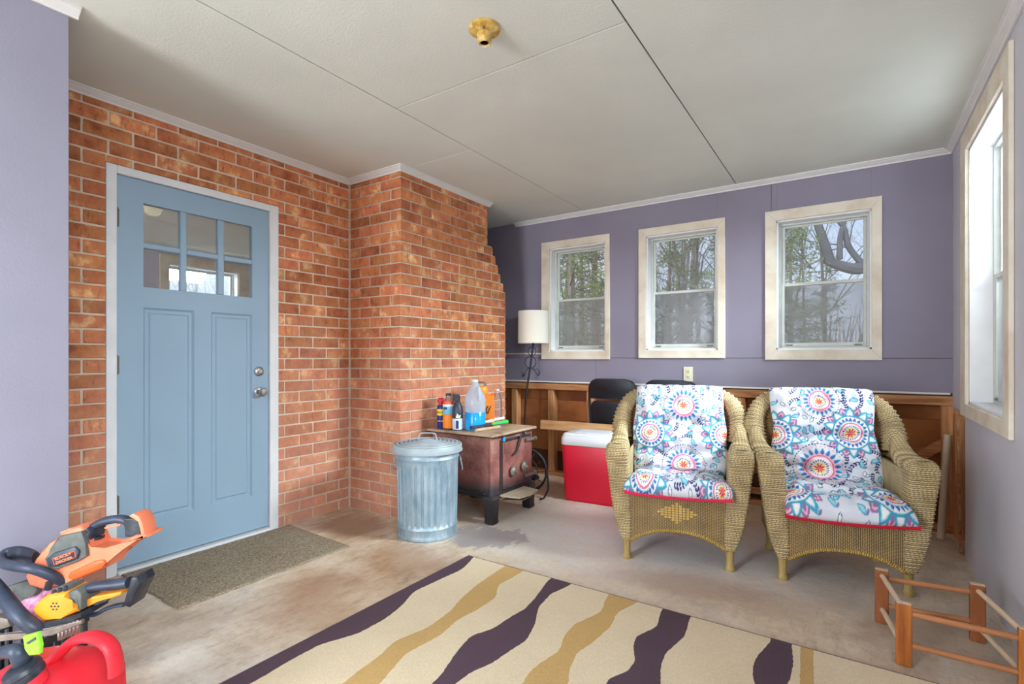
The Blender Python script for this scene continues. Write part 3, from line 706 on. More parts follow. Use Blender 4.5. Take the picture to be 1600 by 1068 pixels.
for dg, ds, s0 in ((-27.2, 12, 0.9), (-24.4, 14, 0.95), (-20.5, 21, 0.7), (-15.2, 14, 0.7), (-12.0, 20, 0.8), (-9.2, 13, 0.75), (-7.2, 11, 0.72), (-5.2, 17, 0.7), (-29.5, 18, 0.9), (-26, 20, 1), (14, 12, 1.0), (33, 14, 0.8), (-2.2, 24, 0.7), (-6.3, 9.5, 0.62), (-23, 11.5, 0.8), (-16.5, 17, 0.8)):
    x, y = dirpt(dg, ds); r = tag(link('pine_tree', None, None, (x, y, -0.5), (0, 0, rt.uniform(0, 6))), 'green pine tree growing among the bare trees outside the windows', 'tree', 'pines in the woods')
    r.scale = (s0, s0, s0*0.95); p = pines[rt.randint(0, 1)]; link('trunk', p[0], r); link('foliage', p[1], r)['kind'] = 'stuff'
# big crooked tree close to the third window
R = Raw()
def T_(pts, r0, r1, n=8):
    P = smoothpath(pts, 5); R.tube(P, [r0+(r1-r0)*i/(len(P)-1) for i in range(len(P))], n)
o3 = lambda u, v, d: Vector((CX+(u-800)/F*d*math.cos(YAW)-d*math.sin(YAW), (u-800)/F*d*math.sin(YAW)+d*math.cos(YAW), CH-(v-557.8)/F*d))
D = 9.0
T_([o3(1440, 640, D)+Vector((0, 0, -0.35)), o3(1415, 480, D), o3(1372, 420, D), o3(1335, 420, D), o3(1305, 412, D), o3(1290, 405, D)], 0.13, 0.08)
T_([o3(1298, 412, D), o3(1290, 385, D), o3(1278, 350, D), o3(1270, 310, D), o3(1262, 250, D)], 0.085, 0.045)
T_([o3(1345, 410, D), o3(1326, 385, D), o3(1318, 355, D), o3(1303, 335, D), o3(1288, 290, D), o3(1270, 220, D)], 0.055, 0.03)
T_([o3(1312, 405, D), o3(1313, 370, D), o3(1322, 335, D), o3(1330, 290, D)], 0.05, 0.03)
T_([o3(1380, 415, D), o3(1362, 380, D), o3(1375, 320, D), o3(1380, 260, D)], 0.05, 0.03)
rnd = random.Random(5)
for a in ((1286, 402), (1270, 420), (1303, 335), (1326, 385), (1278, 350), (1330, 420)):
    for _ in range(3): grow(R, o3(*a, D), Vector((rnd.uniform(-1, .3), rnd.uniform(-.5, .5), rnd.uniform(-.1, .5))).normalized(), 1.3, 0.014, 2, rnd)
cm = R.mesh('crooked_tree', 'bark_dark'); tag(link('crooked_tree', cm), 'thick crooked tree with knotted fork, nearest outside the rightmost back window', 'tree')
# brush thicket far behind
R = Raw(); rnd = random.Random(9)
for i in range(2600):
    x, y = dirpt(rnd.uniform(-34, 80), rnd.uniform(24, 40)); h = rnd.uniform(1.2, 4.2); p = Vector((x, y, -0.5)); q = p+Vector((rnd.gauss(0, .5), rnd.gauss(0, .5), h))
    R.tube([p, (p+q)/2+Vector((rnd.gauss(0, .12), 0, 0)), q], [rnd.uniform(.02, .09), .03, .01], 3)
o = link('brush_thicket', R.mesh('brush_thicket', 'brush')); tag(o, 'dense pale brush and saplings filling the far edge of the woods', 'brush', kind='stuff')

# ================================================================== RUG AND MAT
RUG = {
 'd1r': [(1.37, 2.235), (1.387, 2.2), (1.425, 2.067), (1.41, 1.914), (1.396, 1.748), (1.455, 1.602), (1.475, 1.491), (1.472, 1.358), (1.413, 1.225), (1.413, 1.108), (1.422, 0.974)],
 'g1l': [(1.588, 2.161), (1.6, 1.96), (1.622, 1.826), (1.661, 1.697), (1.673, 1.547), (1.634, 1.397), (1.664, 1.29), (1.667, 1.205), (1.683, 1.12)],
 'g1r': [(1.699, 2.162), (1.688, 2.019), (1.752, 1.913), (1.751, 1.778), (1.734, 1.664), (1.754, 1.529), (1.731, 1.365), (1.761, 1.268), (1.787, 1.19)],
 'd2l': [(1.863, 2.198), (1.904, 2.008), (1.92, 1.89), (1.906, 1.814), (1.899, 1.68), (1.857, 1.6), (1.873, 1.509), (1.9, 1.418), (1.924, 1.349), (1.933, 1.287)],
 'd2r': [(1.975, 2.213), (1.944, 2.08), (1.962, 1.938), (2.023, 1.81), (2.058, 1.685), (2.044, 1.607), (2.034, 1.494), (2.003, 1.414), (1.999, 1.332)],
 'g2l': [(2.172, 2.201), (2.208, 2.055), (2.157, 1.9), (2.165, 1.794), (2.199, 1.7), (2.178, 1.594), (2.171, 1.522), (2.188, 1.458)],
 'g2r': [(2.306, 2.21), (2.268, 2.095), (2.29, 1.964), (2.277, 1.809), (2.258, 1.72), (2.283, 1.615), (2.316, 1.543)],
 'd3l': [(2.422, 2.198), (2.449, 2.07), (2.401, 1.951), (2.421, 1.869), (2.457, 1.799), (2.458, 1.713), (2.415, 1.646), (2.425, 1.616)],
 'd3r': [(2.542, 2.206), (2.563, 2.059), (2.534, 1.904), (2.545, 1.807), (2.576, 1.716)],
 'd4l': [(2.848, 2.2), (2.818, 2.059), (2.821, 1.956), (2.839, 1.891), (2.87, 1.80), (2.90, 1.7)],
 'd4r': [(2.92, 2.217), (2.937, 2.1), (2.937, 1.986), (2.932, 1.954), (2.92, 1.85), (2.905, 1.7)],
 'g3l': [(2.949, 2.22), (2.966, 1.976)], 'g3r': [(2.992, 2.207), (3.006, 2.003)]}
def rug():
    root = thing('area_rug', 'cream flat area rug with wavy aubergine and gold stripes on concrete floor', 'rug')
    ys = np.linspace(0.75, 2.232, 120)
    def cv(k):
        a = np.array(RUG[k])[::-1]
        fine = np.interp(ys, a[:, 1], a[:, 0]); ker = np.ones(5)/5; pad = np.concatenate([[fine[0]]*2, fine, [fine[-1]]*2]); fine = np.convolve(pad, ker, 'valid')
        return fine+np.array([random.uniform(-.0015, .0015) for _ in ys])
    L0 = np.full_like(ys, 1.338); R0 = np.full_like(ys, 3.50)
    seq = [('rug_dark', L0, cv('d1r'))]; last = seq[0][2]
    for l, r, m in (('g1l', 'g1r', 'rug_gold'), ('d2l', 'd2r', 'rug_dark'), ('g2l', 'g2r', 'rug_gold'), ('d3l', 'd3r', 'rug_dark'), ('d4l', 'd4r', 'rug_dark'), ('g3l', 'g3r', 'rug_gold')):
        a, b = cv(l), cv(r); a = np.maximum(a, last+0.001); b = np.maximum(b, a+0.0005)
        seq.append(('rug_cream', last, a)); seq.append((m, a, b)); last = b
    seq.append(('rug_cream', last, R0))
    for m, a, b in seq:
        mb = MB(); z = 0.009; rings = []
        for i, y in enumerate(ys): rings.append([(a[i], y, 0.001), (b[i], y, 0.001), (b[i], y, z), (a[i], y, z)])
        mb.loft(rings); mb.build('stripe' if m != 'rug_cream' else 'rug_field', m, root)
    ed = MB(); ed.tube([(1.336, 0.75, 0.006), (1.336, 2.235, 0.006), (3.502, 2.235, 0.006), (3.502, 0.75, 0.006)], 0.004, 5); ed.build('bound_edge', 'rug_dark', root)
rug()
def floormat():
    mb = MB(); n = 24; P = []
    rr = random.Random(3); x0, x1, y0, y1 = 0.028, 0.655, 1.062, 1.962
    for (a, b) in (((x0, y0), (x1, y0-0.008)), ((x1, y0-0.008), (x1+0.01, y1)), ((x1+0.01, y1), (x0, y1+0.03)), ((x0, y1+0.03), (x0, y0))):
        for i in range(n): t = i/n; P.append((a[0]+(b[0]-a[0])*t+rr.uniform(-.003, .003), a[1]+(b[1]-a[1])*t+rr.uniform(-.003, .003)))
    mb.loft([[(x, y, 0.001) for x, y in P], [(x, y, 0.008) for x, y in P], [(0.34+(x-0.34)*0.985, 1.5+(y-1.5)*0.99, 0.011) for x, y in P]])
    tag(mb.build('doormat', 'mat'), 'worn grey-brown carpet mat on the concrete before the blue door', 'doormat')
floormat()

# ================================================================== OBJECTS ALONG THE BACK
def trash_can():
    t = thing('trash_can', 'ribbed galvanised steel trash can with lid, beside the rusty stove', 'trash can', (0.868, 2.405, 0))
    n = 180; rings = []
    def rad(z, k):
        rb = 0.184+0.012*z/0.55
        if 0.075 < z < 0.455:
            ph = (k/n*30) % 1; w = max(0, math.sin(PI*min(1, (0.455-z)/0.03, (z-0.075)/0.03)*0.5)); rb += -0.010*w*(1 if ph < 0.45 else 0)*math.sin(PI*ph/0.45 if ph < .45 else 0)**0.5
        return rb
    zs = [0.0, 0.004, 0.012, 0.022, 0.03, 0.06, 0.068, 0.074, 0.08, 0.09, 0.10, 0.2, 0.3, 0.40, 0.43, 0.44, 0.448, 0.454, 0.47, 0.482, 0.488, 0.494, 0.50, 0.52, 0.545]
    add = {0.004: .005, 0.012: .006, 0.022: .002, 0.068: .005, 0.074: .003, 0.482: .003, 0.488: .006, 0.494: .003}
    for z in zs: rings.append([((rad(z, k)+add.get(z, 0))*math.cos(2*PI*k/n), (rad(z, k)+add.get(z, 0))*math.sin(2*PI*k/n), z) for k in range(n)])
    MB().loft(rings).build('body', 'galv', t, smooth=True)
    prof = [(0.208, 0.522), (0.222, 0.522), (0.223, 0.527), (0.218, 0.531), (0.217, 0.560), (0.214, 0.566), (0.205, 0.568)]
    r = 0.198; z = 0.566
    while r > 0.04:
        prof += [(r, z-0.004), (r-0.004, z+0.007), (r-0.016, z+0.009), (r-0.020, z-0.002)]; r -= 0.026; z += 0.0035
    prof += [(0.02, z+0.004), (0.001, z+0.004)]
    MB().lathe(prof, 64).build('lid', 'galvlid', t, smooth=True)
    h = MB(); zt = z+0.004
    h.tube(smoothpath([(-0.058, 0, zt-0.004), (-0.052, 0, zt+0.022), (-0.035, 0, zt+0.034), (0.035, 0, zt+0.034), (0.052, 0, zt+0.022), (0.058, 0, zt-0.004)], 4), 0.0045, 8)
    o = h.build('lid_handle', 'galvlid', t, smooth=True); o.rotation_euler = (0, 0, YAW)
    for an in (PI+YAW-0.25, YAW+0.15):
        c, s_ = math.cos(an), math.sin(an); b = MB(); R0 = 0.195
        f = lambda dr, tt, z: (c*(R0+dr)-s_*tt, s_*(R0+dr)+c*tt, z)
        b.tube([f(0.012, -0.045, 0.468), f(0.012, 0.045, 0.468)], 0.006, 6); b.tube(smoothpath([f(0.012, -0.04, 0.468), f(0.022, -0.042, 0.42), f(0.024, -0.02, 0.395), f(0.024, 0.02, 0.395), f(0.022, 0.042, 0.42), f(0.012, 0.04, 0.468)], 3), 0.0035, 6)
        b.build('side_handle', 'galv', t, smooth=True)
trash_can()

def stove():
    t = thing('wood_stove', 'rusty reddish cast-iron wood stove standing against the brick chimney', 'stove')
    x0, x1, y0, y1 = 0.60, 1.125, 2.745, 3.245
    b = MB(); b.box(x0, x1, y0, y1, 0.175, 0.583, 0.006, 2)
    b.build('firebox', 'stove', t)
    for cx_, cy in ((x1, y0), (x1, y1), (x0, y0), (x0, y1)):
        sx = 1 if cx_ == x1 else -1; sy = 1 if cy == y1 else -1
        p = MB(); p.tube([(cx_-sx*0.012, cy-sy*0.012, 0.18), (cx_-sx*0.012, cy-sy*0.012, 0.582)], 0.020, 10); p.build('corner_post', 'stove', t, smooth=True)
        l = MB(); cxx, cyy = cx_-sx*0.02, cy-sy*0.018
        l.loft([[(cxx+a*w+sx*d_, cyy+b_*w, z) for a, b_ in ((-1, -1), (1, -1), (1, 1), (-1, 1))] for z, w, d_ in ((0.0, 0.026, 0.006), (0.012, 0.034, 0.006), (0.03, 0.032, 0.004), (0.14, 0.038, 0), (0.165, 0.042, 0), (0.185, 0.034, 0))])
        l.build('leg', 'sooty', t)
    MB().box(0.575, 1.160, 2.708, 3.268, 0.583, 0.600, 0.006, 2).build('top_plate', 'stovetop', t)
    MB().box(0.578, 1.157, 2.711, 3.265, 0.578, 0.5835).build('top_lip', 'sooty', t)
    # bottom apron curve on the side
    a = MB(); a.loft([[(x, y0-0.004, z0), (x, y0+0.008, z0), (x, y0+0.008, 0.185), (x, y0-0.004, 0.185)] for x, z0 in ((x0+0.03, 0.13), (x0+0.08, 0.155), (x0+0.16, 0.168), (x1-0.16, 0.168), (x1-0.08, 0.155), (x1-0.03, 0.13))]); a.build('skirt', 'sooty', t)
    a = MB(); a.loft([[(x1-0.008, y, z0), (x1+0.006, y, z0), (x1+0.006, y, 0.185), (x1-0.008, y, 0.185)] for y, z0 in ((y0+0.03, 0.13), (y0+0.09, 0.158), (y1-0.09, 0.158), (y1-0.03, 0.13))]); a.build('skirt', 'sooty', t)
    # front door plate with recessed frame
    f = MB(); f.box(x1, x1+0.010, 2.835, 3.222, 0.200, 0.548, 0.003); f.build('door_surround', 'sooty', t)
    d = MB(); d.box(x1+0.010, x1+0.022, 2.850, 3.205, 0.212, 0.532, 0.005, 2); dr = d.build('door', 'stove', t)
    def xl(prof, y, z, nm, m, par, n=16):
        MB().loft([[(x1+x, y+r*math.cos(2*PI*k/n), z+r*math.sin(2*PI*k/n)) for k in range(n)] for r, x in prof]).build(nm, m, par, smooth=True)
    for yy, zz in ((2.945, 0.325), (3.085, 0.335)):
        xl([(0.012, 0.02), (0.012, 0.034), (0.034, 0.036), (0.036, 0.040), (0.034, 0.046), (0.022, 0.054), (0.012, 0.058), (0.011, 0.068), (0.001, 0.070)], yy, zz, 'draft_knob', 'iron', dr)
    for zz in (0.515, 0.262):
        h = MB(); h.tube([(x1+0.036, 3.110, zz), (x1+0.036, 3.225, zz)], 0.012, 10); h.tube([(x1+0.036, 3.222, zz), (x1+0.036, 3.240, zz)], 0.017, 10); h.box(x1+0.008, x1+0.036, 3.12, 3.15, zz-0.01, zz+0.01); h.box(x1+0.008, x1+0.036, 3.185, 3.21, zz-0.01, zz+0.01); h.build('hinge', 'iron', t, smooth=True)
    # raised dark latch on the upper left of the door: bent bar
    p = MB(); pts = smoothpath([(x1+0.03, 3.06, 0.560), (x1+0.036, 3.03, 0.515), (x1+0.036, 2.990, 0.455), (x1+0.036, 2.945, 0.435)], 4); p.tube(pts, [(0.016-0.010*i/(len(pts)-1), 0.006) for i in range(len(pts))], 8); p.build('latch', 'sooty', dr, smooth=True)
    q = MB(); q.box(x1+0.022, x1+0.027, 2.862, 2.99, 0.455, 0.525, 0.002); q.build('raised_plate', 'stove', dr)
    xl([(0.001, 0.006), (0.014, 0.008), (0.012, 0.024), (0.001, 0.026)], 3.13, 0.565, 'damper_knob', 'iron', t)
    MB().loft([[(x1+x, 2.872+r*math.cos(2*PI*k/20), 0.552+r*math.sin(2*PI*k/20)) for k in range(20)] for r, x in ((0.017, 0.010), (0.017, 0.0125))]).build('round_sticker', 'sticker', t, label='bright blue round sticker')
    # ash lip shelf
    s_ = MB(); s_.loft([[(x, y, z) for x, y in ((1.128, 2.83), (1.128, 3.13), (1.27, 3.10), (1.29, 2.99), (1.27, 2.86))] for z in (0.168, 0.180)]); s_.build('ash_shelf', 'ironshelf', t)
    s_ = MB(); s_.loft([[(x, y, z) for x, y in ((1.128, 2.85), (1.128, 3.11), (1.24, 3.06), (1.25, 2.92))] for z in (0.135, 0.143)]); s_.build('ash_tray', 'iron', t)
    s_ = MB(); s_.tube(smoothpath([(0.75, y0-0.012, 0.215), (1.02, y0-0.02, 0.20), (1.09, y0-0.03, 0.205)], 4), 0.007, 6); s_.build('side_rod', 'sooty', t)
stove()
def fan():
    t = thing('round_wire_fan', 'dark round wire cage half hidden behind the right side of the stove', 'fan', (0.955, 3.42, 0), 0.35)
    R0 = 0.175; zc = 0.215
    for y, r, th, nm in ((0, R0, 0.010, 'rim'), (0.05, R0*0.97, 0.006, 'rear_rim'), (-0.02, R0*0.62, 0.004, 'guard_ring'), (-0.02, R0*0.25, 0.004, 'guard_ring')):
        MB().tube([(r*math.cos(a*PI/16), y, zc+r*math.sin(a*PI/16)) for a in range(32)], th, 6, closed=True).build(nm, 'blackmetal', t, smooth=True)
    for k in range(12):
        a = k*PI/6; MB().tube([(0.03*math.cos(a), -0.022, zc+0.03*math.sin(a)), (R0*0.62*math.cos(a), -0.02, zc+R0*0.62*math.sin(a)), (R0*math.cos(a), 0, zc+R0*math.sin(a))], 0.0035, 5).build('guard_wire', 'blackmetal', t)
    MB().loft([[(0.045*math.cos(k*PI/8), y, zc+0.045*math.sin(k*PI/8)) for k in range(16)] for y in (-0.02, 0.07)]).build('motor', 'blackmetal', t)
    for s_ in (-1, 1):
        MB().tube(smoothpath([(s_*R0, 0.02, zc), (s_*(R0+0.012), 0.02, zc-0.12), (s_*(R0+0.0), 0.02, 0.05), (s_*(R0-0.02), 0.0, 0.009), (s_*(R0-0.04), -0.04, 0.009)], 4), 0.008, 6).build('leg', 'blackmetal', t, smooth=True)
fan()

# ---- things on the stove
ZT_ = 0.600
def can_label(name, mb_prof, m, par, n=24): return MB().lathe(mb_prof, n).build(name, m, par, smooth=True)
def face(parent, r, z, ang=None):  # matrix putting text on a cylinder side facing the camera
    a = -PI/2+YAW if ang is None else ang
    return Matrix.Translation((math.cos(a)*(r+0.0006), math.sin(a)*(r+0.0006), z)) @ Matrix.Rotation(a+PI/2, 4, 'Z') @ Matrix.Rotation(PI/2, 4, 'X')
s1 = thing('spray_can', 'small blue and yellow aerosol can with red top, left end of stove top', 'spray can', (0.660, 2.765, ZT_))
can_label('body', [(0.001, 0), (0.024, 0), (0.025, 0.003), (0.025, 0.138), (0.020, 0.148), (0.001, 0.149)], 'navy', s1)
can_label('yellow_band', [(0.0253, 0.085), (0.0256, 0.086), (0.0256, 0.124), (0.0253, 0.125)], 'yellow', s1)
can_label('cap', [(0.001, 0.149), (0.014, 0.149), (0.014, 0.165), (0.022, 0.167), (0.022, 0.180), (0.014, 0.196), (0.001, 0.197)], 'cap_red', s1)
text('lettering', 'WD\u201140', 0.017, 'navy', s1, face(s1, 0.026, 0.105)); text('lettering', 'WD\u201140', 0.012, 'white', s1, face(s1, 0.0252, 0.050))
s2 = thing('cleaner_bottle', 'round bottle with orange, blue and white label, second from left on stove', 'bottle', (0.735, 2.762, ZT_))
can_label('body', [(0.001, 0), (0.037, 0), (0.038, 0.004), (0.038, 0.165), (0.030, 0.185), (0.018, 0.200), (0.018, 0.212), (0.001, 0.212)], 'clearplastic', s2)
can_label('orange_label', [(0.0385, 0.012), (0.0388, 0.014), (0.0388, 0.095), (0.0385, 0.096)], 'lab_orange', s2)
can_label('blue_label', [(0.0386, 0.097), (0.0389, 0.098), (0.0389, 0.145), (0.0386, 0.146)], 'lab_blue', s2)
can_label('upper_orange_band', [(0.038, 0.158), (0.0385, 0.16), (0.035, 0.176), (0.033, 0.178)], 'orange2', s2)
can_label('white_band', [(0.0386, 0.146), (0.0389, 0.147), (0.0389, 0.158), (0.0386, 0.159)], 'white', s2)
can_label('cap', [(0.001, 0.212), (0.019, 0.212), (0.019, 0.226), (0.001, 0.227)], 'blackp', s2)
MB().box(-0.028, -0.004, -0.0395, -0.038, 0.128, 0.142, M4=Matrix.Rotation(YAW, 4, 'Z')).build('dark_patch', 'navy', s2)
s3 = thing('spray_bottle', 'dark trigger spray bottle with pale label, beside the blue-filled jug', 'bottle', (0.815, 2.766, ZT_), YAW)
can_label('body', [(0.001, 0), (0.034, 0), (0.035, 0.004), (0.035, 0.10), (0.034, 0.13), (0.026, 0.16), (0.015, 0.178), (0.001, 0.178)], 'dustblack', s3)
can_label('label', [(0.0353, 0.008), (0.0358, 0.01), (0.0358, 0.074), (0.0353, 0.075)], 'lab_grey', s3)
MB().box(-0.008, 0.010, -0.0375, -0.0355, 0.014, 0.064, 0.001).build('label_print', 'navy', s3)
MB().prism([(-0.016, 0.178), (0.014, 0.178), (0.018, 0.205), (0.012, 0.222), (-0.030, 0.224), (-0.034, 0.208), (-0.018, 0.203)], -0.010, 0.010, 0.003).build('spray_head', 'blackp', s3)
MB().tube([(-0.022, 0, 0.205), (-0.026, 0, 0.185), (-0.034, 0, 0.168)], [0.005, 0.0045, 0.003], 6).build('trigger', 'blackp', s3)
MB().prism([(-0.01, 0.080), (0.02, 0.078), (0.026, 0.10), (0.012, 0.095), (0.0, 0.108)], -0.0375, -0.034).build('label_swirl', 'outlet', s3)
s4 = thing('washer_fluid_jug', 'clear gallon jug half full of bright blue liquid, on the stove', 'jug', (0.905, 2.848, ZT_))
jp = [(0.001, 0), (0.060, 0), (0.068, 0.008), (0.069, 0.03), (0.068, 0.15), (0.069, 0.19), (0.062, 0.215), (0.044, 0.245), (0.026, 0.270), (0.021, 0.285), (0.021, 0.298), (0.001, 0.299)]
can_label('body', jp, 'jug', s4, 32)
can_label('fluid', [(0.059, 0.0005), (0.0605, 0.0008), (0.0688, 0.008), (0.0698, 0.03), (0.0690, 0.112), (0.0682, 0.113)], 'fluid', s4, 32)
MB().tube(smoothpath([(0.03, -0.01, 0.262), (0.052, -0.028, 0.262), (0.064, -0.034, 0.225), (0.064, -0.034, 0.19)], 4), 0.010, 8).build('handle', 'jug', s4, smooth=True)
can_label('cap', [(0.001, 0.299), (0.019, 0.299), (0.019, 0.312), (0.001, 0.313)], 'white', s4)
s5 = thing('orange_bag', 'orange and yellow plastic bag slumped behind the blue jug', 'bag', (0.80, 3.06, ZT_), YAW)
rings = []
for z, w, d_, dx in ((0, 0.050, 0.028, 0), (0.01, 0.052, 0.032, 0), (0.08, 0.048, 0.034, 0.0), (0.16, 0.046, 0.030, 0.0), (0.19, 0.040, 0.03, -0.004), (0.21, 0.058, 0.035, -0.012), (0.25, 0.062, 0.036, -0.016), (0.262, 0.05, 0.03, -0.016)):
    rings.append([(dx+w*math.cos(a*PI/8)*(1+.06*math.sin(3*a+z*40)), d_*math.sin(a*PI/8), z) for a in range(16)])
MB().loft(rings).build('body', 'yorange', s5, smooth=True)
MB().box(-0.045, -0.012, -0.037, -0.033, 0.09, 0.185, 0.002).build('red_label', 'orange2', s5); MB().box(-0.045, -0.012, -0.038, -0.034, 0.01, 0.07, 0.002).build('green_label', 'lime', s5)
s6 = thing('plastic_wrap', 'crumpled clear pinkish plastic wrap on top of the orange bag', 'wrap', (0.79, 3.065, ZT_+0.255), YAW)
bm_ = MB(); bmesh.ops.create_icosphere(bm_.bm, subdivisions=3, radius=0.045)
for v in bm_.bm.verts: v.co = v.co*(1+0.25*noise.noise(v.co*40)); v.co.z = v.co.z*0.6+0.012
bm_.build('wrap', 'clearplastic', s6, smooth='all')
s7 = thing('orange_pouch', 'tall orange pouch with dark flourish, right of the jug on stove', 'pouch', (0.90, 3.02, ZT_), YAW)
MB().loft([[(-w, -d_, z), (w, -d_, z), (w, d_, z), (-w, d_, z)] for z, w, d_ in ((0, 0.036, 0.022), (0.02, 0.038, 0.026), (0.12, 0.037, 0.022), (0.17, 0.036, 0.012), (0.20, 0.037, 0.004), (0.215, 0.038, 0.003))]).build('body', 'lab_orange', s7)
MB().tube(smoothpath([(-0.006, -0.0255, 0.14), (-0.016, -0.0265, 0.115), (-0.006, -0.0275, 0.09), (0.004, -0.0265, 0.12), (0.016, -0.026, 0.14)], 4), [(0.0035, 0.0015)]*17, 6).build('flourish', 'blackp', s7)
MB().box(-0.02, 0.02, -0.0280, -0.0262, 0.025, 0.06).build('label_print', 'orange2', s7)
MB().tube([(0.015, 0, 0.205), (0.04, 0, 0.218), (0.05, 0, 0.212)], 0.006, 6).build('folded_corner', 'orange2', s7)
s8 = thing('clear_bottle', 'empty clear plastic bottle at right end of the stove top', 'bottle', (0.86, 3.18, ZT_))
can_label('body', [(0.001, 0), (0.034, 0), (0.036, 0.006), (0.036, 0.05), (0.033, 0.06), (0.036, 0.07), (0.036, 0.15), (0.028, 0.185), (0.014, 0.21), (0.013, 0.225), (0.001, 0.225)], 'clearplastic', s8, 20)
can_label('cap', [(0.001, 0.225), (0.015, 0.225), (0.015, 0.238), (0.001, 0.239)], 'white', s8)
for o_ in (s1, s2, s3, s4, s5, s7, s8): o_.scale = (1.06, 1.06, 1.13)
s6.location.z = ZT_+0.290
def rod(name, label, cat, p, q, r, m, parts=()):
    p = Vector(p); q = Vector(q); c = p; t = thing(name, label, cat, p); d_ = q-p
    MB().tube([Vector((0, 0, 0)), d_], r, 8).build('handle', m, t, smooth=True)
    for nm, a, b, rr, mm in parts: MB().tube([d_*a, d_*b], rr, 8).build(nm, mm, t, smooth=True)
    return t
rod('wooden_stick', 'short pale wooden stick lying at the front of the stove top', 'stick', (0.975, 2.760, ZT_+0.012), (1.010, 3.00, ZT_+0.012), 0.011, 'woodhandle')
rod('black_handled_scraper', 'ice scraper with black grip and bright green blade end, on stove', 'scraper', (0.965, 2.735, ZT_+0.033), (0.985, 2.93, ZT_+0.036), 0.011, 'dustblack', (('green_end', 1.0, 1.9, (0.007, 0.014), 'green'), ('ferrule', -0.05, 0.0, 0.013, 'blackp')))
rod('utility_knife', 'grey and white utility knife lying on the green scraper', 'knife', (0.955, 2.82, ZT_+0.053), (0.965, 2.98, ZT_+0.056), (0.007, 0.012), 'outlet', (('slider', 0.3, 0.8, (0.009, 0.009), 'blackp'),))
rod('white_tube', 'white plastic tube at the right back of the stove tools', 'tube', (0.93, 2.98, ZT_+0.054), (0.94, 3.15, ZT_+0.056), 0.010, 'white')

# ---- floor lamp
def lamp():
    t = thing('floor_lamp', 'black iron floor lamp with rings and white drum shade by back wall', 'lamp', (0.60, 4.00, 0))
    t.rotation_euler = (0, 0, YAW)
    MB().lathe([(0.001, 0), (0.125, 0), (0.128, 0.006), (0.12, 0.014), (0.03, 0.02), (0.012, 0.04), (0.001, 0.04)], 32).build('base', 'blackmetal', t, smooth=True)
    MB().tube(smoothpath([(0, 0, 0.03), (-0.012, 0, 0.25), (-0.008, 0, 0.55), (0.01, 0, 0.80), (0.040, 0, 1.0), (0.066, 0, 1.2), (0.070, 0, 1.25)], 6), 0.0095, 10).build('pole', 'blackmetal', t, smooth=True)
    for z, r in ((1.165, 0.036), (1.065, 0.050)):
        cx_ = 0.058 if z > 1.1 else 0.045
        MB().tube([(cx_+r*math.cos(a*PI/12), -0.006, z+r*1.1*math.sin(a*PI/12)) for a in range(24)], 0.0042, 6, closed=True).build('ring', 'blackmetal', t, smooth=True)
    for s_ in (-1, 1):
        MB().tube(smoothpath([(0.045, 0, 1.01), (0.045+s_*0.03, -0.01, 1.0), (0.045+s_*0.055, -0.02, 0.955), (0.045+s_*0.075, -0.02, 0.95), (0.045+s_*0.08, -0.02, 0.98)], 5), [0.004]*21, 6).build('scroll', 'blackmetal', t, smooth=True)
    MB().tube([(-0.032, -0.02, 0.93), (-0.012, -0.02, 0.955)], [0.008, 0.011], 8).build('switch_knob', 'blackmetal', t, smooth=True)
    MB().tube(smoothpath([(0.04, 0, 0.985), (0.11, -0.005, 1.0), (0.135, -0.005, 0.96), (0.10, 0, 0.93)], 5), 0.002, 5).build('cord_loop', 'blackmetal', t)
    MB().loft([[(0.07+r*math.cos(k*PI/24), r*math.sin(k*PI/24), z) for k in range(48)] for r, z in ((0.138, 1.238), (0.141, 1.239), (0.139, 1.534), (0.136, 1.534), (0.1355, 1.238))], caps=False).build('lamp_shade', 'shade', t, smooth=True)
    sp_ = MB()
    for k in range(3):
        a = k*2*PI/3; sp_.tube([(0.07, 0, 1.50), (0.07+0.135*math.cos(a), 0.135*math.sin(a), 1.525)], 0.002, 5)
    sp_.tube([(0.07, 0, 1.24), (0.07, 0, 1.51)], 0.006, 6); sp_.build('shade_support', 'chrome', t)
    MB().lathe([(0.001, 1.37), (0.02, 1.38), (0.03, 1.42), (0.025, 1.46), (0.001, 1.47)], 12, (0.07, 0)).build('bulb', 'white', t, smooth=True)
lamp()
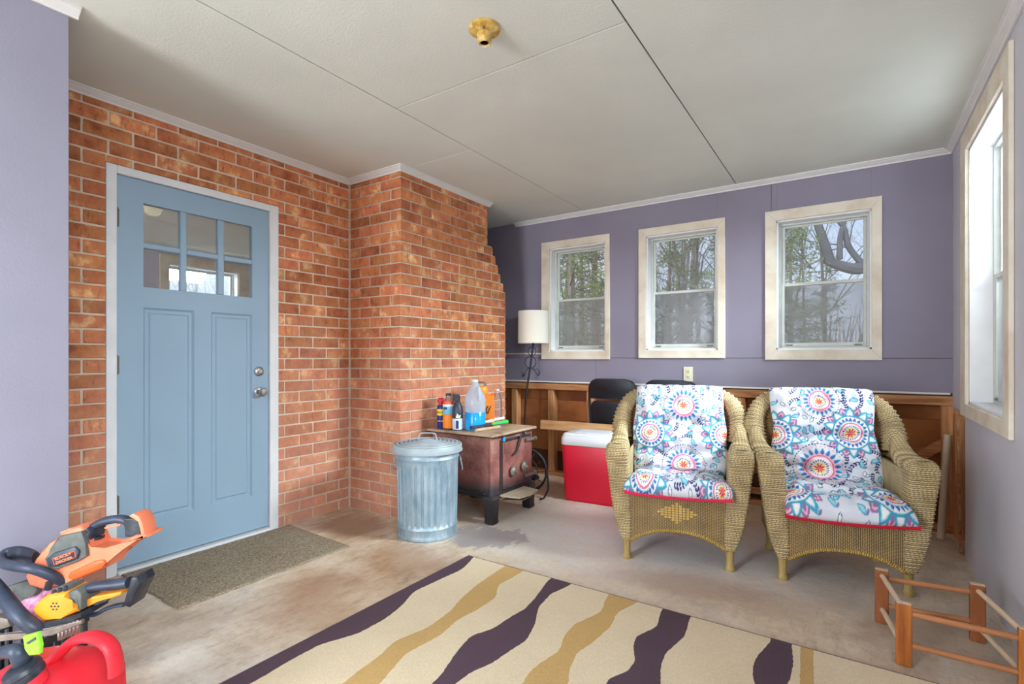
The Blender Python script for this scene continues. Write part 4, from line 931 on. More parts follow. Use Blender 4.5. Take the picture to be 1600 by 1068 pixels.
# ---- folding chairs, folded against the wall
def folding(x, label):
    t = thing('folding_chair', label, 'chair', (x, 4.165, 0)); t.rotation_euler = (math.radians(7.5), 0, 0)
    def slab(nm, z0, z1, hw, rt_, rb, y, bow=0.012):
        pts = []
        for cx_, cz, r, a0 in ((hw, z1, rt_, 0), (-hw, z1, rt_, 90), (-hw, z0, rb, 180), (hw, z0, rb, 270)):
            sx = 1 if cx_ > 0 else -1; sz = 1 if cz == z1 else -1
            for k in range(7):
                a = math.radians(a0+k*15); pts.append((cx_-sx*r+r*math.cos(a), cz-sz*r+r*math.sin(a)))
        def yy(x_, s_): return y+s_-bow*(x_/hw)**2*0
        MB().prism(pts, y-0.014, y+0.006, 0.006, 2).build(nm, 'chairblack', t, smooth=True)
    slab('backrest', 0.775, 0.945, 0.205, 0.085, 0.02, -0.045)
    slab('seat', 0.36, 0.755, 0.192, 0.05, 0.04, -0.045)
    for s_ in (-1, 1):
        MB().tube(smoothpath([(s_*0.215, -0.020, 0.0), (s_*0.215, -0.025, 0.5), (s_*0.213, -0.028, 0.80), (s_*0.19, -0.028, 0.90), (s_*0.15, -0.028, 0.925)], 6), 0.010, 8).build('leg', 'chairblack', t, smooth=True)
        MB().tube([(s_*0.203, -0.060, 0.02), (s_*0.203, -0.060, 0.76)], 0.009, 8).build('rear_leg', 'chairblack', t, smooth=True)
        MB().tube([(s_*0.215, -0.020, 0.0), (s_*0.215, -0.020, 0.03)], 0.013, 8).build('rubber_foot', 'rubber', t)
    MB().tube([(-0.2, -0.020, 0.16), (0.2, -0.020, 0.16)], 0.007, 8).build('crossbar', 'chairblack', t); MB().tube([(-0.19, -0.060, 0.08), (0.19, -0.060, 0.08)], 0.007, 8).build('crossbar', 'chairblack', t)
folding(1.440, 'black folding chair leaning folded between floor lamp and left wicker chair'); folding(1.925, 'black folding chair folded flat, mostly hidden behind the left wicker chair')
b_ = box('wooden_board', 'board', None, -0.40, 0.40, -0.012, 0.012, -0.040, 0.040, 0.002, loc=(1.185, 3.965, 0.512)); b_.rotation_euler = (math.radians(-6), math.radians(-0.6), 0)
tag(b_, 'long pale pine board held level in front of the studs above the cooler', 'board')
# ---- cooler
def cooler():
    t = thing('cooler', 'tall red cooler with white lid standing beside left wicker chair', 'cooler', (1.435, 3.70, 0), 0.08)
    def rr(w, d_, r, z, n=6):
        P = []
        for sx, sy, a0 in ((1, 1, 0), (-1, 1, 90), (-1, -1, 180), (1, -1, 270)):
            for k in range(n+1): a = math.radians(a0+90*k/n); P.append((sx*(w-r)+r*math.cos(a), sy*(d_-r)+r*math.sin(a), z))
        return P
    MB().loft([rr(w, d_, r, z) for z, w, d_, r in ((0.0, 0.198, 0.138, 0.03), (0.012, 0.206, 0.146, 0.036), (0.03, 0.210, 0.150, 0.038), (0.25, 0.219, 0.155, 0.04), (0.425, 0.229, 0.160, 0.042), (0.432, 0.226, 0.158, 0.042))]).build('body', 'cooler_red', t, smooth=True)
    MB().loft([rr(w, d_, r, z) for z, w, d_, r in ((0.433, 0.230, 0.162, 0.042), (0.440, 0.234, 0.165, 0.044), (0.485, 0.232, 0.163, 0.044), (0.495, 0.226, 0.158, 0.04), (0.512, 0.222, 0.155, 0.04), (0.522, 0.208, 0.142, 0.035))]).build('lid', 'cooler_white', t, smooth=True)
    MB().box(-0.13, 0.14, -0.10, 0.10, 0.522, 0.528, 0.003).build('lid_panel', 'cooler_white', t)
    for s_ in (-1, 1):   # raised side flare lines moulded in the body
        MB().loft([[(s_*0.165, -0.151, 0.40), (s_*0.18, -0.153, 0.40), (s_*0.172, -0.160, 0.39)], [(s_*0.150, -0.150, 0.27), (s_*0.158, -0.151, 0.27), (s_*0.154, -0.156, 0.28)]]).build('moulded_rib', 'cooler_red', t)
        MB().box(s_*0.232-0.008, s_*0.232+0.008, -0.06, 0.06, 0.36, 0.385, 0.004).build('side_handle', 'cooler_white', t)
cooler()
# ---- outlet
t = thing('wall_outlet', 'almond duplex wall outlet on the purple wall below the middle window', 'outlet', (2.015, YB, 0.975))
MB().box(-0.036, 0.036, -0.006, -0.0005, -0.058, 0.058, 0.002, 2).build('cover_plate', 'outlet', t)
for z in (-0.021, 0.021):
    MB().box(-0.016, 0.016, -0.0085, -0.006, z-0.014, z+0.014, 0.002).build('socket', 'outlet', t)
    m_ = MB(); m_.box(-0.008, -0.005, -0.0092, -0.0085, z-0.002, z+0.008); m_.box(0.005, 0.008, -0.0092, -0.0085, z-0.002, z+0.008); m_.box(-0.003, 0.003, -0.0092, -0.0085, z-0.010, z-0.005); m_.build('slot', 'slot', t)
# ---- poles leaning in the right corner
def pole(name, label, p, q, r, m):
    o = MB().tube([p, q], r, 12).build(name, m, None, smooth=True); tag(o, label, 'pole')
tag(MB().tube([(3.555, 4.0, 0.02), (3.593, 4.055, 0.64)], 0.019, 12).build('wooden_pole', 'pole', None, smooth=True), 'pale round pole standing upright in the right corner by the stud', 'pole')
o = MB().box(-0.006, 0.006, -0.016, 0.016, 0, 0.72, 0.001).build('thin_board', 'rail', None, loc=(3.622, 3.83, 0.008)); o.rotation_euler = (math.radians(-9), math.radians(0.2), 0)
tag(o, 'thin brown strip of wood leaning behind the pale pole in the corner', 'board')
# ---- ceiling lampholder
t = thing('ceiling_lampholder', 'yellowed bare ceiling lampholder without bulb', 'light fixture', (1.896, 1.632, ZC))
MB().lathe([(0.001, 0), (0.060, 0), (0.063, -0.004), (0.062, -0.012), (0.050, -0.020), (0.034, -0.026), (0.001, -0.026)], 28).build('base_plate', 'yellowed', t, smooth=True)
MB().lathe([(0.030, -0.026), (0.031, -0.032), (0.027, -0.040), (0.0265, -0.062), (0.022, -0.066), (0.019, -0.064), (0.018, -0.045), (0.001, -0.044)], 24).build('socket', 'yellowed', t, smooth=True)
MB().lathe([(0.0165, -0.046), (0.0165, -0.060), (0.0155, -0.060), (0.0155, -0.046)], 16).build('screw_shell', 'nickel', t)
for a in (2.2, 5.3): MB().lathe([(0.001, -0.024), (0.005, -0.024), (0.004, -0.029), (0.001, -0.030)], 8, (0.043*math.cos(a), 0.043*math.sin(a))).build('screw', 'hinge', t)
MB().tube([(-0.026, 0.02, -0.022), (-0.028, 0.035, -0.028)], 0.006, 6).build('pull_switch', 'hinge', t)

# ================================================================== WICKER CHAIRS
def rr2(x0, x1, y0, y1, r, z, n=5):
    P = []
    for cx_, cy, a0 in ((x1-r, y1-r, 0), (x0+r, y1-r, 90), (x0+r, y0+r, 180), (x1-r, y0+r, 270)):
        for k in range(n+1): a = math.radians(a0+90*k/n); P.append((cx_+r*math.cos(a), cy+r*math.sin(a), z))
    return P
def ribs(rings, step=0.0035, pitch=0.020, amp=0.0022):
    out_ = []; acc = 0.0
    for a, b in zip(rings, rings[1:]):
        ca = sum((Vector(p) for p in a), Vector())/len(a); cb = sum((Vector(p) for p in b), Vector())/len(b); L_ = (cb-ca).length; n = max(1, round(L_/step))
        for i in range(n):
            t = i/n; c = ca.lerp(cb, t); k = amp*math.sin(2*PI*(acc+L_*t)/pitch)
            out_.append([Vector(p).lerp(Vector(q), t)+(Vector(p).lerp(Vector(q), t)-c).normalized()*k for p, q in zip(a, b)])
        acc += L_
    out_.append([Vector(p) for p in rings[-1]]); return out_
def wicker_chair(label, loc, rz, diamond):
    t = thing('wicker_armchair', label, 'armchair', loc, rz)
    for s_ in (-1, 1):
        def fx(p): return [(s_*x, y, z) for x, y, z in p]
        # front arm post, swelling with height and rolled at top
        rings = []
        for z, xi, xo, yb in ((0.115, 0.240, 0.288, 0.055), (0.135, 0.237, 0.296, 0.062), (0.19, 0.234, 0.318, 0.075), (0.26, 0.236, 0.334, 0.08), (0.36, 0.242, 0.350, 0.085), (0.46, 0.250, 0.362, 0.09), (0.54, 0.256, 0.374, 0.10), (0.585, 0.257, 0.379, 0.11), (0.610, 0.262, 0.374, 0.11), (0.624, 0.272, 0.362, 0.10), (0.630, 0.290, 0.345, 0.09)):
            rings.append(fx(rr2(xi, xo, -0.012 if z < 0.6 else -0.012+(z-0.6)*0.9, yb, 0.016, z)))
        MB().loft(ribs(rings)).build('arm_post', 'wicker', t, smooth=True)
        # arm top: flat-topped roll running back
        rings = []
        for y, z, xc, w, h in ((0.02, 0.592, 0.318, 0.058, 0.034), (0.05, 0.596, 0.319, 0.063, 0.038), (0.15, 0.590, 0.322, 0.060, 0.036), (0.25, 0.592, 0.330, 0.054, 0.038), (0.34, 0.605, 0.340, 0.046, 0.044), (0.42, 0.64, 0.343, 0.040, 0.05), (0.46, 0.67, 0.338, 0.036, 0.05)):
            rings.append([(s_*(xc+w*math.copysign(abs(math.cos(a))**0.7, math.cos(a))), y-(0.0 if y < 0.3 else 0.02*math.sin(a)), z+h*math.copysign(abs(math.sin(a))**0.8, math.sin(a))) for a in [k*PI/9 for k in range(18)]])
        MB().loft(ribs(rings)).build('armrest', 'wicker', t, smooth=True)
        # side panel
        MB().loft([[(s_*0.296, 0.03+0.02, z), (s_*(0.296+0.02*z), 0.03+0.02, z), (s_*(0.30+0.02*z), 0.48, z), (s_*(0.288), 0.48, z)] for z in [0.15+0.42*i/12 for i in range(13)]]).build('side_panel', 'wicker', t)
        # inner arm panel
        MB().loft([[(s_*0.262, y, z) for z in (0.36, 0.575)]+[(s_*0.268, y, z) for z in (0.575, 0.36)] for y in [0.06+0.38*i/10 for i in range(11)]]).build('inner_panel', 'wicker', t)
        # legs
        for y, nm in ((0.028, 'front'), (0.46, 'rear')):
            MB().lathe([(0.001, 0), (0.022, 0), (0.025, 0.006), (0.025, 0.022), (0.020, 0.028), (0.0185, 0.05), (0.021, 0.12), (0.021, 0.20), (0.001, 0.20)], 14, (s_*0.263, y)).build('leg', 'legwood', t, smooth=True)
    # hoop back: ribbed thick rim from arm to arm
    half = [(0.338, 0.44, 0.60), (0.345, 0.465, 0.68), (0.335, 0.495, 0.76), (0.295, 0.525, 0.835), (0.22, 0.545, 0.878), (0.11, 0.555, 0.893)]
    ctrl = [(-x, y, z) for x, y, z in half]+[(0, 0.557, 0.896)]+half[::-1]
    P = smoothpath(ctrl, 16); n = len(P); rr_ = []
    for i in range(n):
        u = abs(i/(n-1)*2-1); rb = 0.032+0.024*u**1.5; k = 1+0.10*math.sin(i*2*PI/4.0); rr_.append((rb*k*0.8, rb*k*1.15))
    MB().tube(P, rr_, 14).build('back_rim', 'wicker', t, smooth='all')
    # back panel
    rows = []
    for j in range(13):
        z = 0.16+0.70*j/12; k = max(0, min(1, (z-0.55)/0.3)); hw = 0.30+0.03*min(1, max(0, (z-0.3)/0.3))-(0.0 if z < 0.74 else 0.55*(z-0.74)**1.0)
        y = 0.47+0.085*max(0, (z-0.35)/0.55)
        rows.append([(hw*(a/8), y-0.03*(a/8)**2, z) for a in range(-8, 9)]+[(hw*(a/8), y+0.012-0.03*(a/8)**2, z) for a in range(8, -9, -1)])
    MB().loft(rows).build('back_panel', 'wicker_apron', t, smooth=True)
    MB().loft([rr2(-0.262, 0.262, 0.0, 0.47, 0.02, z) for z in (0.345, 0.372)]).build('seat_deck', 'wicker_apron', t)
    # apron with arched lower edge
    arch = lambda x: 0.185-0.075*(x/0.245)**2*(0.6+0.4*abs(x/0.245))
    rows = []
    for i in range(25):
        x = -0.245+0.49*i/24; z0 = arch(x); rows.append([(x, -0.002, z0+(0.372-z0)*k/8) for k in range(9)]+[(x, 0.012, z0+(0.372-z0)*k/8) for k in range(8, -1, -1)])
    MB().loft(rows).build('apron', 'wicker_apron', t, smooth=True)
    P = [(-0.245+0.49*i/60, 0.003, arch(-0.245+0.49*i/60)) for i in range(61)]
    MB().tube(P, [0.010*(1+0.18*math.sin(i*2*PI/3)) for i in range(61)], 8).build('braided_edge', 'wicker_gold', t, smooth='all')
    if diamond:
        g_ = 9; mb = MB()
        for i in range(-5, 6):
            for j in range(-4, 5):
                if abs(i)/5.5+abs(j)/4.5 <= 1.0: mb.box(i*0.0185-0.0078, i*0.0185+0.0078, -0.0065, -0.002, 0.282+j*0.0125-0.005, 0.282+j*0.0125+0.005, 0.0015)
        mb.build('woven_diamond', 'strand', t)
    return t

# cushion print
C_ = dict(white=(222, 226, 236), teal=(66, 160, 190), ltteal=(150, 212, 226), navy=(48, 46, 108), blue=(62, 112, 182), pink=(226, 112, 146), lpink=(240, 176, 192), purple=(150, 116, 168), red=(214, 44, 70), yellow=(244, 222, 150), wht=(240, 238, 240), dteal=(36, 110, 140))
C_ = {k: np.array([lin(c) for c in v]) for k, v in C_.items()}
def printcol(U, V, mand, seed, W2, S):
    c = np.tile(C_['white'], (U.size, 1)).reshape(U.shape+(3,)).copy()
    def put(mask, col): c[mask] = C_[col]
    rnd = random.Random(seed)
    def leaf(x, y, a, l, w, col, outline=False):
        dx, dy = U-x, V-y; p = dx*math.cos(a)+dy*math.sin(a); q = -dx*math.sin(a)+dy*math.cos(a)
        e_ = np.abs(q)-w*(1-(2*p/l-1)**2); m = (p > 0) & (p < l) & (e_ < 0)
        if outline: put(m, col); put(m & (e_ < -w*0.38), 'ltteal' if col == 'teal' else 'wht')
        else: put(m, col)
    # sprigs and teal leaves in the ground
    occ = [(m[0], m[1], m[2]) for m in mand]
    tries = 0; spr = 0
    while spr < 90 and tries < 5000:
        tries += 1; x = rnd.uniform(-W2, W2); y = rnd.uniform(0, S)
        if any((x-a)**2+(y-b)**2 < (r*1.02+0.008)**2 for a, b, r in occ): continue
        occ.append((x, y, 0.026)); spr += 1; a = rnd.uniform(0, 2*PI)
        if spr % 5 < 2:
            for k in range(5):
                px, py = x+math.cos(a+0.12*(k-2))*(k-2)*0.0135, y+math.sin(a+0.12*(k-2))*(k-2)*0.0135
                for s_ in (-1, 1): leaf(px, py, a+s_*0.75, 0.015, 0.0042, 'navy')
        else:
            leaf(x, y, a, 0.045, 0.012, 'teal', True); leaf(x-math.cos(a)*0.012, y-math.sin(a)*0.012, a+2.3, 0.034, 0.010, 'dteal', True); leaf(x, y, a-1.3, 0.020, 0.005, 'purple')
    for (mx_, my, R0, kind) in mand:
        R0 = R0*1.12
        r = np.hypot(U-mx_, V-my)/R0; th = np.arctan2(V-my, U-mx_)
        def petals(n, r0, r1, ph, width=1.0):
            x = ((th+ph)/(2*PI)*n) % 1-0.5; rr_ = (r-r0)/(r1-r0); e_ = np.abs(x)*2/width-(1-np.clip(rr_, 0, 1)**1.6)
            return (e_ < 0) & (rr_ >= 0) & (rr_ <= 1), e_
        if kind == 'A':
            m, e_ = petals(10, 0.62, 1.0, 0.3, 0.95); put(m, 'purple'); put(m & (e_ < -0.3), 'lpink'); put(m & (e_ < -0.55), 'purple')
            m, e_ = petals(10, 0.60, 1.0, 0.3+PI/10, 0.9); put(m, 'teal'); put(m & (e_ < -0.30), 'ltteal'); put(m & (e_ < -0.45), 'wht')
            put(r < 0.66, 'teal'); put(r < 0.61, 'ltteal'); put((r < 0.60), 'wht')
            m, _ = petals(22, 0.44, 0.58, 0, 0.9); put(m, 'blue')
            put((np.abs(r-0.42) < 0.015), 'ltteal'); put(r < 0.38, 'pink'); put(r < 0.325, 'wht')
        else:
            m = (np.abs(r-0.97) < 0.022) & (((th/(2*PI)*52) % 1) < 0.5); put(m, 'navy')
            m = (np.abs(r-0.86) < 0.03) & (((th/(2*PI)*34) % 1) < 0.45); put(m, 'lpink')
            m, e_ = petals(20, 0.55, 0.82, 0, 0.9); put(m, 'teal'); put(m & (e_ < -0.35), 'blue')
            m, e_ = petals(20, 0.50, 0.66, PI/20, 0.8); put(m, 'lpink')
            put(r < 0.52, 'pink'); put(r < 0.455, 'wht'); put((np.abs(r-0.41) < 0.012), 'lpink')
            r = r*0.80
        m = (np.abs(r-0.235) < 0.035) & (((th/(2*PI)*22) % 1) < 0.45); put(m, 'navy')
        put(r < 0.175, 'yellow'); m, _ = petals(8, 0.02, 0.17, 0, 0.95); put(m, 'red'); put(r < 0.045, 'pink')
    return c
def cushion(label, loc, rz, mand, seed, red, fwd=0.0, drop=0.0):
    t = thing('chair_cushion', label, 'cushion', loc, rz)
    prof = smoothpath([(0, -0.050-fwd, 0.378-drop), (0, -0.046-fwd, 0.392-drop), (0, -0.015-fwd, 0.405-drop*0.7), (0, 0.10, 0.400), (0, 0.22, 0.392), (0, 0.31, 0.392), (0, 0.355, 0.415), (0, 0.385, 0.50), (0, 0.42, 0.62), (0, 0.455, 0.74), (0, 0.485, 0.835), (0, 0.505, 0.895), (0, 0.525, 0.925)], 12)
    pl = [0.0]
    for a, b in zip(prof, prof[1:]): pl.append(pl[-1]+(b-a).length)
    S = pl[-1]; NS = 330; NU = 176; py = np.interp(np.linspace(0, S, NS), pl, [p.y for p in prof]); pz = np.interp(np.linspace(0, S, NS), pl, [p.z for p in prof])
    ker = np.ones(9)/9
    ty = np.gradient(py); tz = np.gradient(pz); ln = np.hypot(ty, tz); ny, nz_ = -tz/ln, ty/ln
    ny = np.convolve(np.pad(ny, 12, 'edge'), np.ones(25)/25, 'valid'); nz_ = np.convolve(np.pad(nz_, 12, 'edge'), np.ones(25)/25, 'valid')
    W2 = 0.262; u = np.linspace(-1, 1, NU); s_ = np.linspace(0, S, NS)
    UU, SS = np.meshgrid(u, s_)
    wob = np.array([noise.noise(Vector((0.3, a*7, seed))) for a in s_]); wl_ = W2+0.010*wob[:, None]*2.2
    # narrower waist at the crease and slightly wider at seat front
    crease = np.exp(-((SS-0.385)/0.05)**2)
    XX = UU*(wl_-0.012*crease+0.010*(SS < 0.3)*(1-SS/0.3))
    edge = (1-np.abs(UU)**5)**0.5; ends = np.minimum(1, np.minimum(SS, S-SS)/0.03+0.02)**0.5
    th = 0.066*edge*ends
    tufts = [(x_, y_) for y_ in (0.17, 0.56, 0.74) for x_ in (-0.09, 0.09)]+[(0, 0.385), (-0.2, 0.385), (0.2, 0.385)]
    for x_, y_ in tufts: th = th*(1-0.78*np.exp(-(((XX-x_)/0.030)**2+((SS-y_)/0.026)**2)))
    for y_ in (0.17, 0.56, 0.74): th = th*(1-0.30*np.exp(-((SS-y_)/0.020)**2))
    th = th*(1-0.45*np.exp(-((SS-0.385)/0.035)**2))
    nn = np.array([[noise.noise(Vector((x_*5, y_*9, seed))) for x_ in np.linspace(-1, 1, 60)] for y_ in np.linspace(0, S*2.2, 110)])
    ii = np.clip((UU+1)/2*59, 0, 58.999); jj = np.clip(SS/S*109, 0, 108.999); i0 = ii.astype(int); j0 = jj.astype(int); fi = ii-i0; fj = jj-j0
    nv = nn[j0, i0]*(1-fi)*(1-fj)+nn[j0, i0+1]*fi*(1-fj)+nn[j0+1, i0]*(1-fi)*fj+nn[j0+1, i0+1]*fi*fj
    th = th+0.014*nv*edge*ends
    sag = 0.010*(UU**2)*(SS < 0.33)
    YY = py[:, None]+ny[:, None]*th; ZZ = pz[:, None]+nz_[:, None]*th+sag+0.010*UU**2*0
    top = np.stack([XX, YY, ZZ], -1).reshape(-1, 3)
    yb = py[:, None]+0*XX; zb = pz[:, None]+0*XX+sag; bot = np.stack([XX, yb, zb], -1).reshape(-1, 3)
    def grid(off, flip):
        a = np.arange(NS*NU).reshape(NS, NU)+off; q = np.stack([a[:-1, :-1], a[:-1, 1:], a[1:, 1:], a[1:, :-1]], -1).reshape(-1, 4); return q[:, ::-1] if flip else q
    n = NS*NU; a = np.arange(n).reshape(NS, NU)
    per = np.concatenate([a[0, :], a[1:, -1], a[-1, -2::-1], a[-2:0:-1, 0]]); pr = np.roll(per, -1)
    side = np.stack([per, per+n, pr+n, pr], -1)
    faces = np.concatenate([grid(0, False), grid(n, True), side])
    me = bpy.data.meshes.new('cover'); me.from_pydata(np.concatenate([top, bot]).tolist(), [], faces.tolist()); me.materials.append(M['print'])
    cols = printcol(XX, SS, mand, seed, W2, S).reshape(-1, 3); cc = np.ones((2*n, 4), dtype=np.float32); cc[:n, :3] = cols; cc[n:, :3] = cols
    ca = me.color_attributes.new('print', 'FLOAT_COLOR', 'POINT'); ca.data.foreach_set('color', cc.ravel()); me.polygons.foreach_set('use_smooth', [True]*len(me.polygons))
    link('cover', me, t)
    # red backing showing under the front edge
    st = [k for k in range(0, NS, 6)]; rings = []
    for k in st:
        w_ = float(XX[k, -1])*0.995; y_, z_ = float(py[k]), float(pz[k]); a_, b2 = float(ny[k]), float(nz_[k]); T2 = -0.013
        row = [(w_*q, y_+a_*T2, z_+b2*T2+(0.010*q*q if s_[k] < 0.33 else 0)) for q in np.linspace(-1, 1, 9)]; row2 = [(w_*q, y_-a_*0.0005, z_-b2*0.0005+(0.010*q*q if s_[k] < 0.33 else 0)) for q in np.linspace(1, -1, 9)]
        rings.append(row+row2)
    MB().loft(rings).build('backing', red, t, smooth=True, label='red fabric underside')
    P = [(float(XX[0, int(i*(NU-1)/30)]), -0.053-fwd, 0.377-drop+0.010*((i/15-1)**2)) for i in range(31)]
    MB().tube(P, [(0.012, 0.008)]*31, 8).build('front_piping', red, t, smooth=True, label='red piped front edge')
    for x_, y_ in tufts[:6]:
        j = int(y_/S*(NS-1)); i = int((x_/W2+1)/2*(NU-1)); p = top[j*NU+i]; MB().lathe([(0.001, 0.003), (0.006, 0.002), (0.006, -0.002), (0.001, -0.003)], 8).build('tuft_button', 'outlet', t, loc=tuple(p))
C1, A1 = (2.335, 2.752, 0), math.radians(14.5)
C2, A2 = (3.083, 2.920, 0), math.radians(14.5)
wicker_chair('left wicker armchair, beside the red cooler, woven diamond on its apron', C1, A1, True)
wicker_chair('right wicker armchair, nearest the right wall and the low dowel rack', C2, A2, False)
cushion('floral medallion cushion with pinkish red underside on the left wicker armchair', C1, A1,
        [(0.03, 0.83, 0.105, 'B'), (-0.165, 0.66, 0.125, 'A'), (0.262, 0.665, 0.125, 'A'), (0.03, 0.475, 0.11, 'B'), (-0.165, 0.06, 0.11, 'A'), (0.01, 0.27, 0.10, 'B'), (0.22, 0.02, 0.10, 'A')], 4, 'redfab')
cushion('floral medallion cushion with deep red underside on the right wicker armchair', C2, A2,
        [(0.125, 0.755, 0.125, 'A'), (-0.245, 0.73, 0.125, 'A'), (-0.035, 0.555, 0.12, 'B'), (0.185, 0.115, 0.125, 'A'), (-0.225, 0.13, 0.125, 'A'), (-0.02, 0.92, 0.09, 'B'), (0.0, 0.33, 0.09, 'B')], 8, 'redfab2', 0.035, 0.035)

# ================================================================== LOW DOWEL RACK
def rack():
    t = thing('dowel_rack', 'low brown wooden rack of four posts joined by round dowels, on floor', 'rack')
    ps = [(3.215, 2.640, 'rackdark'), (3.268, 2.325, 'rackpost'), (3.520, 2.675, 'rackdark'), (3.590, 2.325, 'rackpost')]
    for x, y, m in ps:
        MB().box(x-0.024, x+0.024, y-0.014, y+0.014, 0.0, 0.222, 0.005, 2).build('post', m, t)
        MB().box(x-0.022, x+0.022, y-0.012, y+0.012, 0.222, 0.2245, 0.001).build('worn_top', 'dowely', t)
    g = lambda i, z, s=0: (ps[i][0]+s, ps[i][1], z)
    for z in (0.075, 0.188):
        for a, b in ((0, 2), (1, 3)): MB().tube([g(a, z, 0.02), g(b, z, -0.02)], 0.0105, 10).build('dowel', 'dowelx', t, smooth=True)
    for z, dz in ((0.060, 0), (0.200, 0)):
        for a, b in ((0, 1), (2, 3)):
            pa, pb = Vector(g(a, z)), Vector(g(b, z)); d_ = (pb-pa).normalized(); MB().tube([pa+d_*0.012, pb-d_*0.012], 0.0095, 10).build('dowel', 'dowely', t, smooth=True)
rack()

# ================================================================== TOOLS IN THE FRONT LEFT CORNER
def P2(d):
    k = d/F
    def f(u, v, y=0.0): return (((u-800)*(d+y)+800*d)/F, CH-(v-557.8)*(d+y)/F)    # local x measured from column 0
    return f
def origin(d): # world point of column u=0 at depth d, floor level
    l = (0-800)/F*d; return (CX+l*math.cos(YAW)-d*math.sin(YAW), l*math.sin(YAW)+d*math.cos(YAW), 0)
ZS_ = 3.707
def zp(f, x, y, dy=0.0): return f(x/ZS_, 780+y/ZS_, dy)
def saw1():
    d = 1.70; f = P2(d); t = thing('orange_chainsaw', 'salmon orange and dark grey cordless chainsaw, the upper one of two', 'chainsaw', origin(d), YAW)
    q = lambda pts: (lambda y: [zp(f, *p, y) for p in pts])
    MB().prism(q([(140, 445), (215, 340), (240, 290), (300, 270), (335, 210), (400, 172), (465, 155), (500, 200), (510, 290), (610, 300), (690, 258), (770, 212), (845, 205), (848, 222), (700, 275), (645, 320), (615, 395), (440, 468), (375, 480), (330, 500), (240, 525), (160, 500)]), -0.040, 0.045, 0.010, 3).build('housing', 'orange', t, smooth=True)
    MB().prism(q([(255, 345), (300, 290), (335, 215), (470, 185), (492, 250), (500, 330), (440, 365), (320, 408), (275, 395)]), -0.052, -0.030, 0.006, 2).build('side_cover', 'chain_grey', t, smooth=True)
    MB().prism(q([(262, 350), (310, 310), (430, 275), (455, 300), (445, 345), (320, 392), (280, 388)]), -0.060, -0.050, 0.006, 2).build('badge_boss', 'dustblack', t, smooth=True)
    pl = MB().prism(q([(300, 342), (430, 296), (438, 334), (308, 382)]), -0.063, -0.058, 0.002, 1).build('name_plate', 'orange2', t, label='red-orange lettered plate')
    MB().prism(q([(305, 346), (427, 302), (433, 332), (312, 376)]), -0.0638, -0.060, 0.001, 1).build('plate_field', 'blackp', pl)
    for s_, (u, v) in (('BLACK+', (364, 329)), ('DECKER', (372, 352))):
        x, z = zp(f, u, v, -0.064); text('lettering', s_, 0.0125, 'orange', pl, Matrix.Translation((x, -0.0642, z)) @ Matrix.Rotation(-math.radians(19.5), 4, 'Y') @ Matrix.Rotation(PI/2, 4, 'X'), xs=1.22)
    MB().prism(q([(400, 425), (545, 358), (595, 350), (610, 368), (590, 400), (440, 462), (400, 465), (388, 448)]), -0.047, -0.036, 0.006, 2).build('oval_grip_panel', 'orange2', t, smooth=True)
    def tube(nm, pts, r, m, y=0.0, ell=1.0):
        P = smoothpath([(zp(f, a, b, y+dy)[0], y+dy, zp(f, a, b, y+dy)[1]) for a, b, dy in pts], 6); MB().tube(P, [(r, r*ell)]*len(P) if not isinstance(r, list) else r, 12).build(nm, m, t, smooth=True)
    tube('rear_handle', [(470, 200, 0), (530, 165, 0), (600, 128, 0), (680, 112, 0), (735, 122, 0), (758, 160, 0), (755, 205, 0)], 0.0135, 'dustblack', ell=1.3)
    tube('handle_inlay', [(610, 165, 0), (650, 156, 0), (700, 145, 0)], 0.0035, 'orange', y=-0.015)
    MB().prism(q([(745, 95), (770, 82), (800, 95), (822, 130), (838, 205), (815, 212), (806, 125), (768, 112)]), -0.030, 0.030, 0.003, 2).build('battery_dock', 'orange', t, smooth=True)
    MB().prism(q([(715, 112), (765, 112), (806, 122), (814, 205), (770, 214), (728, 212), (722, 165)]), -0.026, 0.026, 0.003).build('dock_recess', 'blackp', t)
    MB().prism(q([(455, 205), (500, 165), (520, 190), (510, 250), (470, 260)]), -0.035, 0.035, 0.006, 2).build('handle_base', 'dustblack', t, smooth=True)
    MB().prism(q([(490, 246), (520, 226), (580, 216), (575, 232), (540, 240), (500, 250)]), -0.012, 0.012, 0.003).build('trigger', 'blackp', t)
    tube('front_handle', [(372, 478, -0.03), (300, 440, -0.055), (200, 402, -0.075), (110, 388, -0.07), (30, 372, -0.03), (5, 345, 0.02), (40, 308, 0.05), (110, 298, 0.055), (180, 318, 0.05), (215, 350, 0.03)], 0.016, 'dustblack')
    tube('hand_guard', [(60, 320, 0.02), (130, 318, 0.0), (205, 335, -0.02)], [(0.020, 0.010)]*13, 'blackp')
    MB().prism(q([(45, 505), (150, 470), (215, 520), (190, 560), (120, 575)]), -0.030, 0.0, 0.005, 2).build('bar_cover', 'chain_grey', t, smooth=True)
    MB().prism(q([(-40, 520), (60, 500), (80, 540), (-40, 562)]), -0.006, 0.004, 0.002).build('guide_bar', 'iron', t)
    MB().prism(q([(345, 190), (400, 168), (455, 158), (462, 176), (350, 205)]), -0.02, 0.03, 0.004).build('top_vent', 'orange', t)
    MB().tube([(zp(f, 365, 440)[0], -0.05, zp(f, 365, 440)[1]), (zp(f, 355, 480)[0], -0.05, zp(f, 355, 480)[1])], 0.010, 8).build('clamp', 'blackp', t)
saw1()
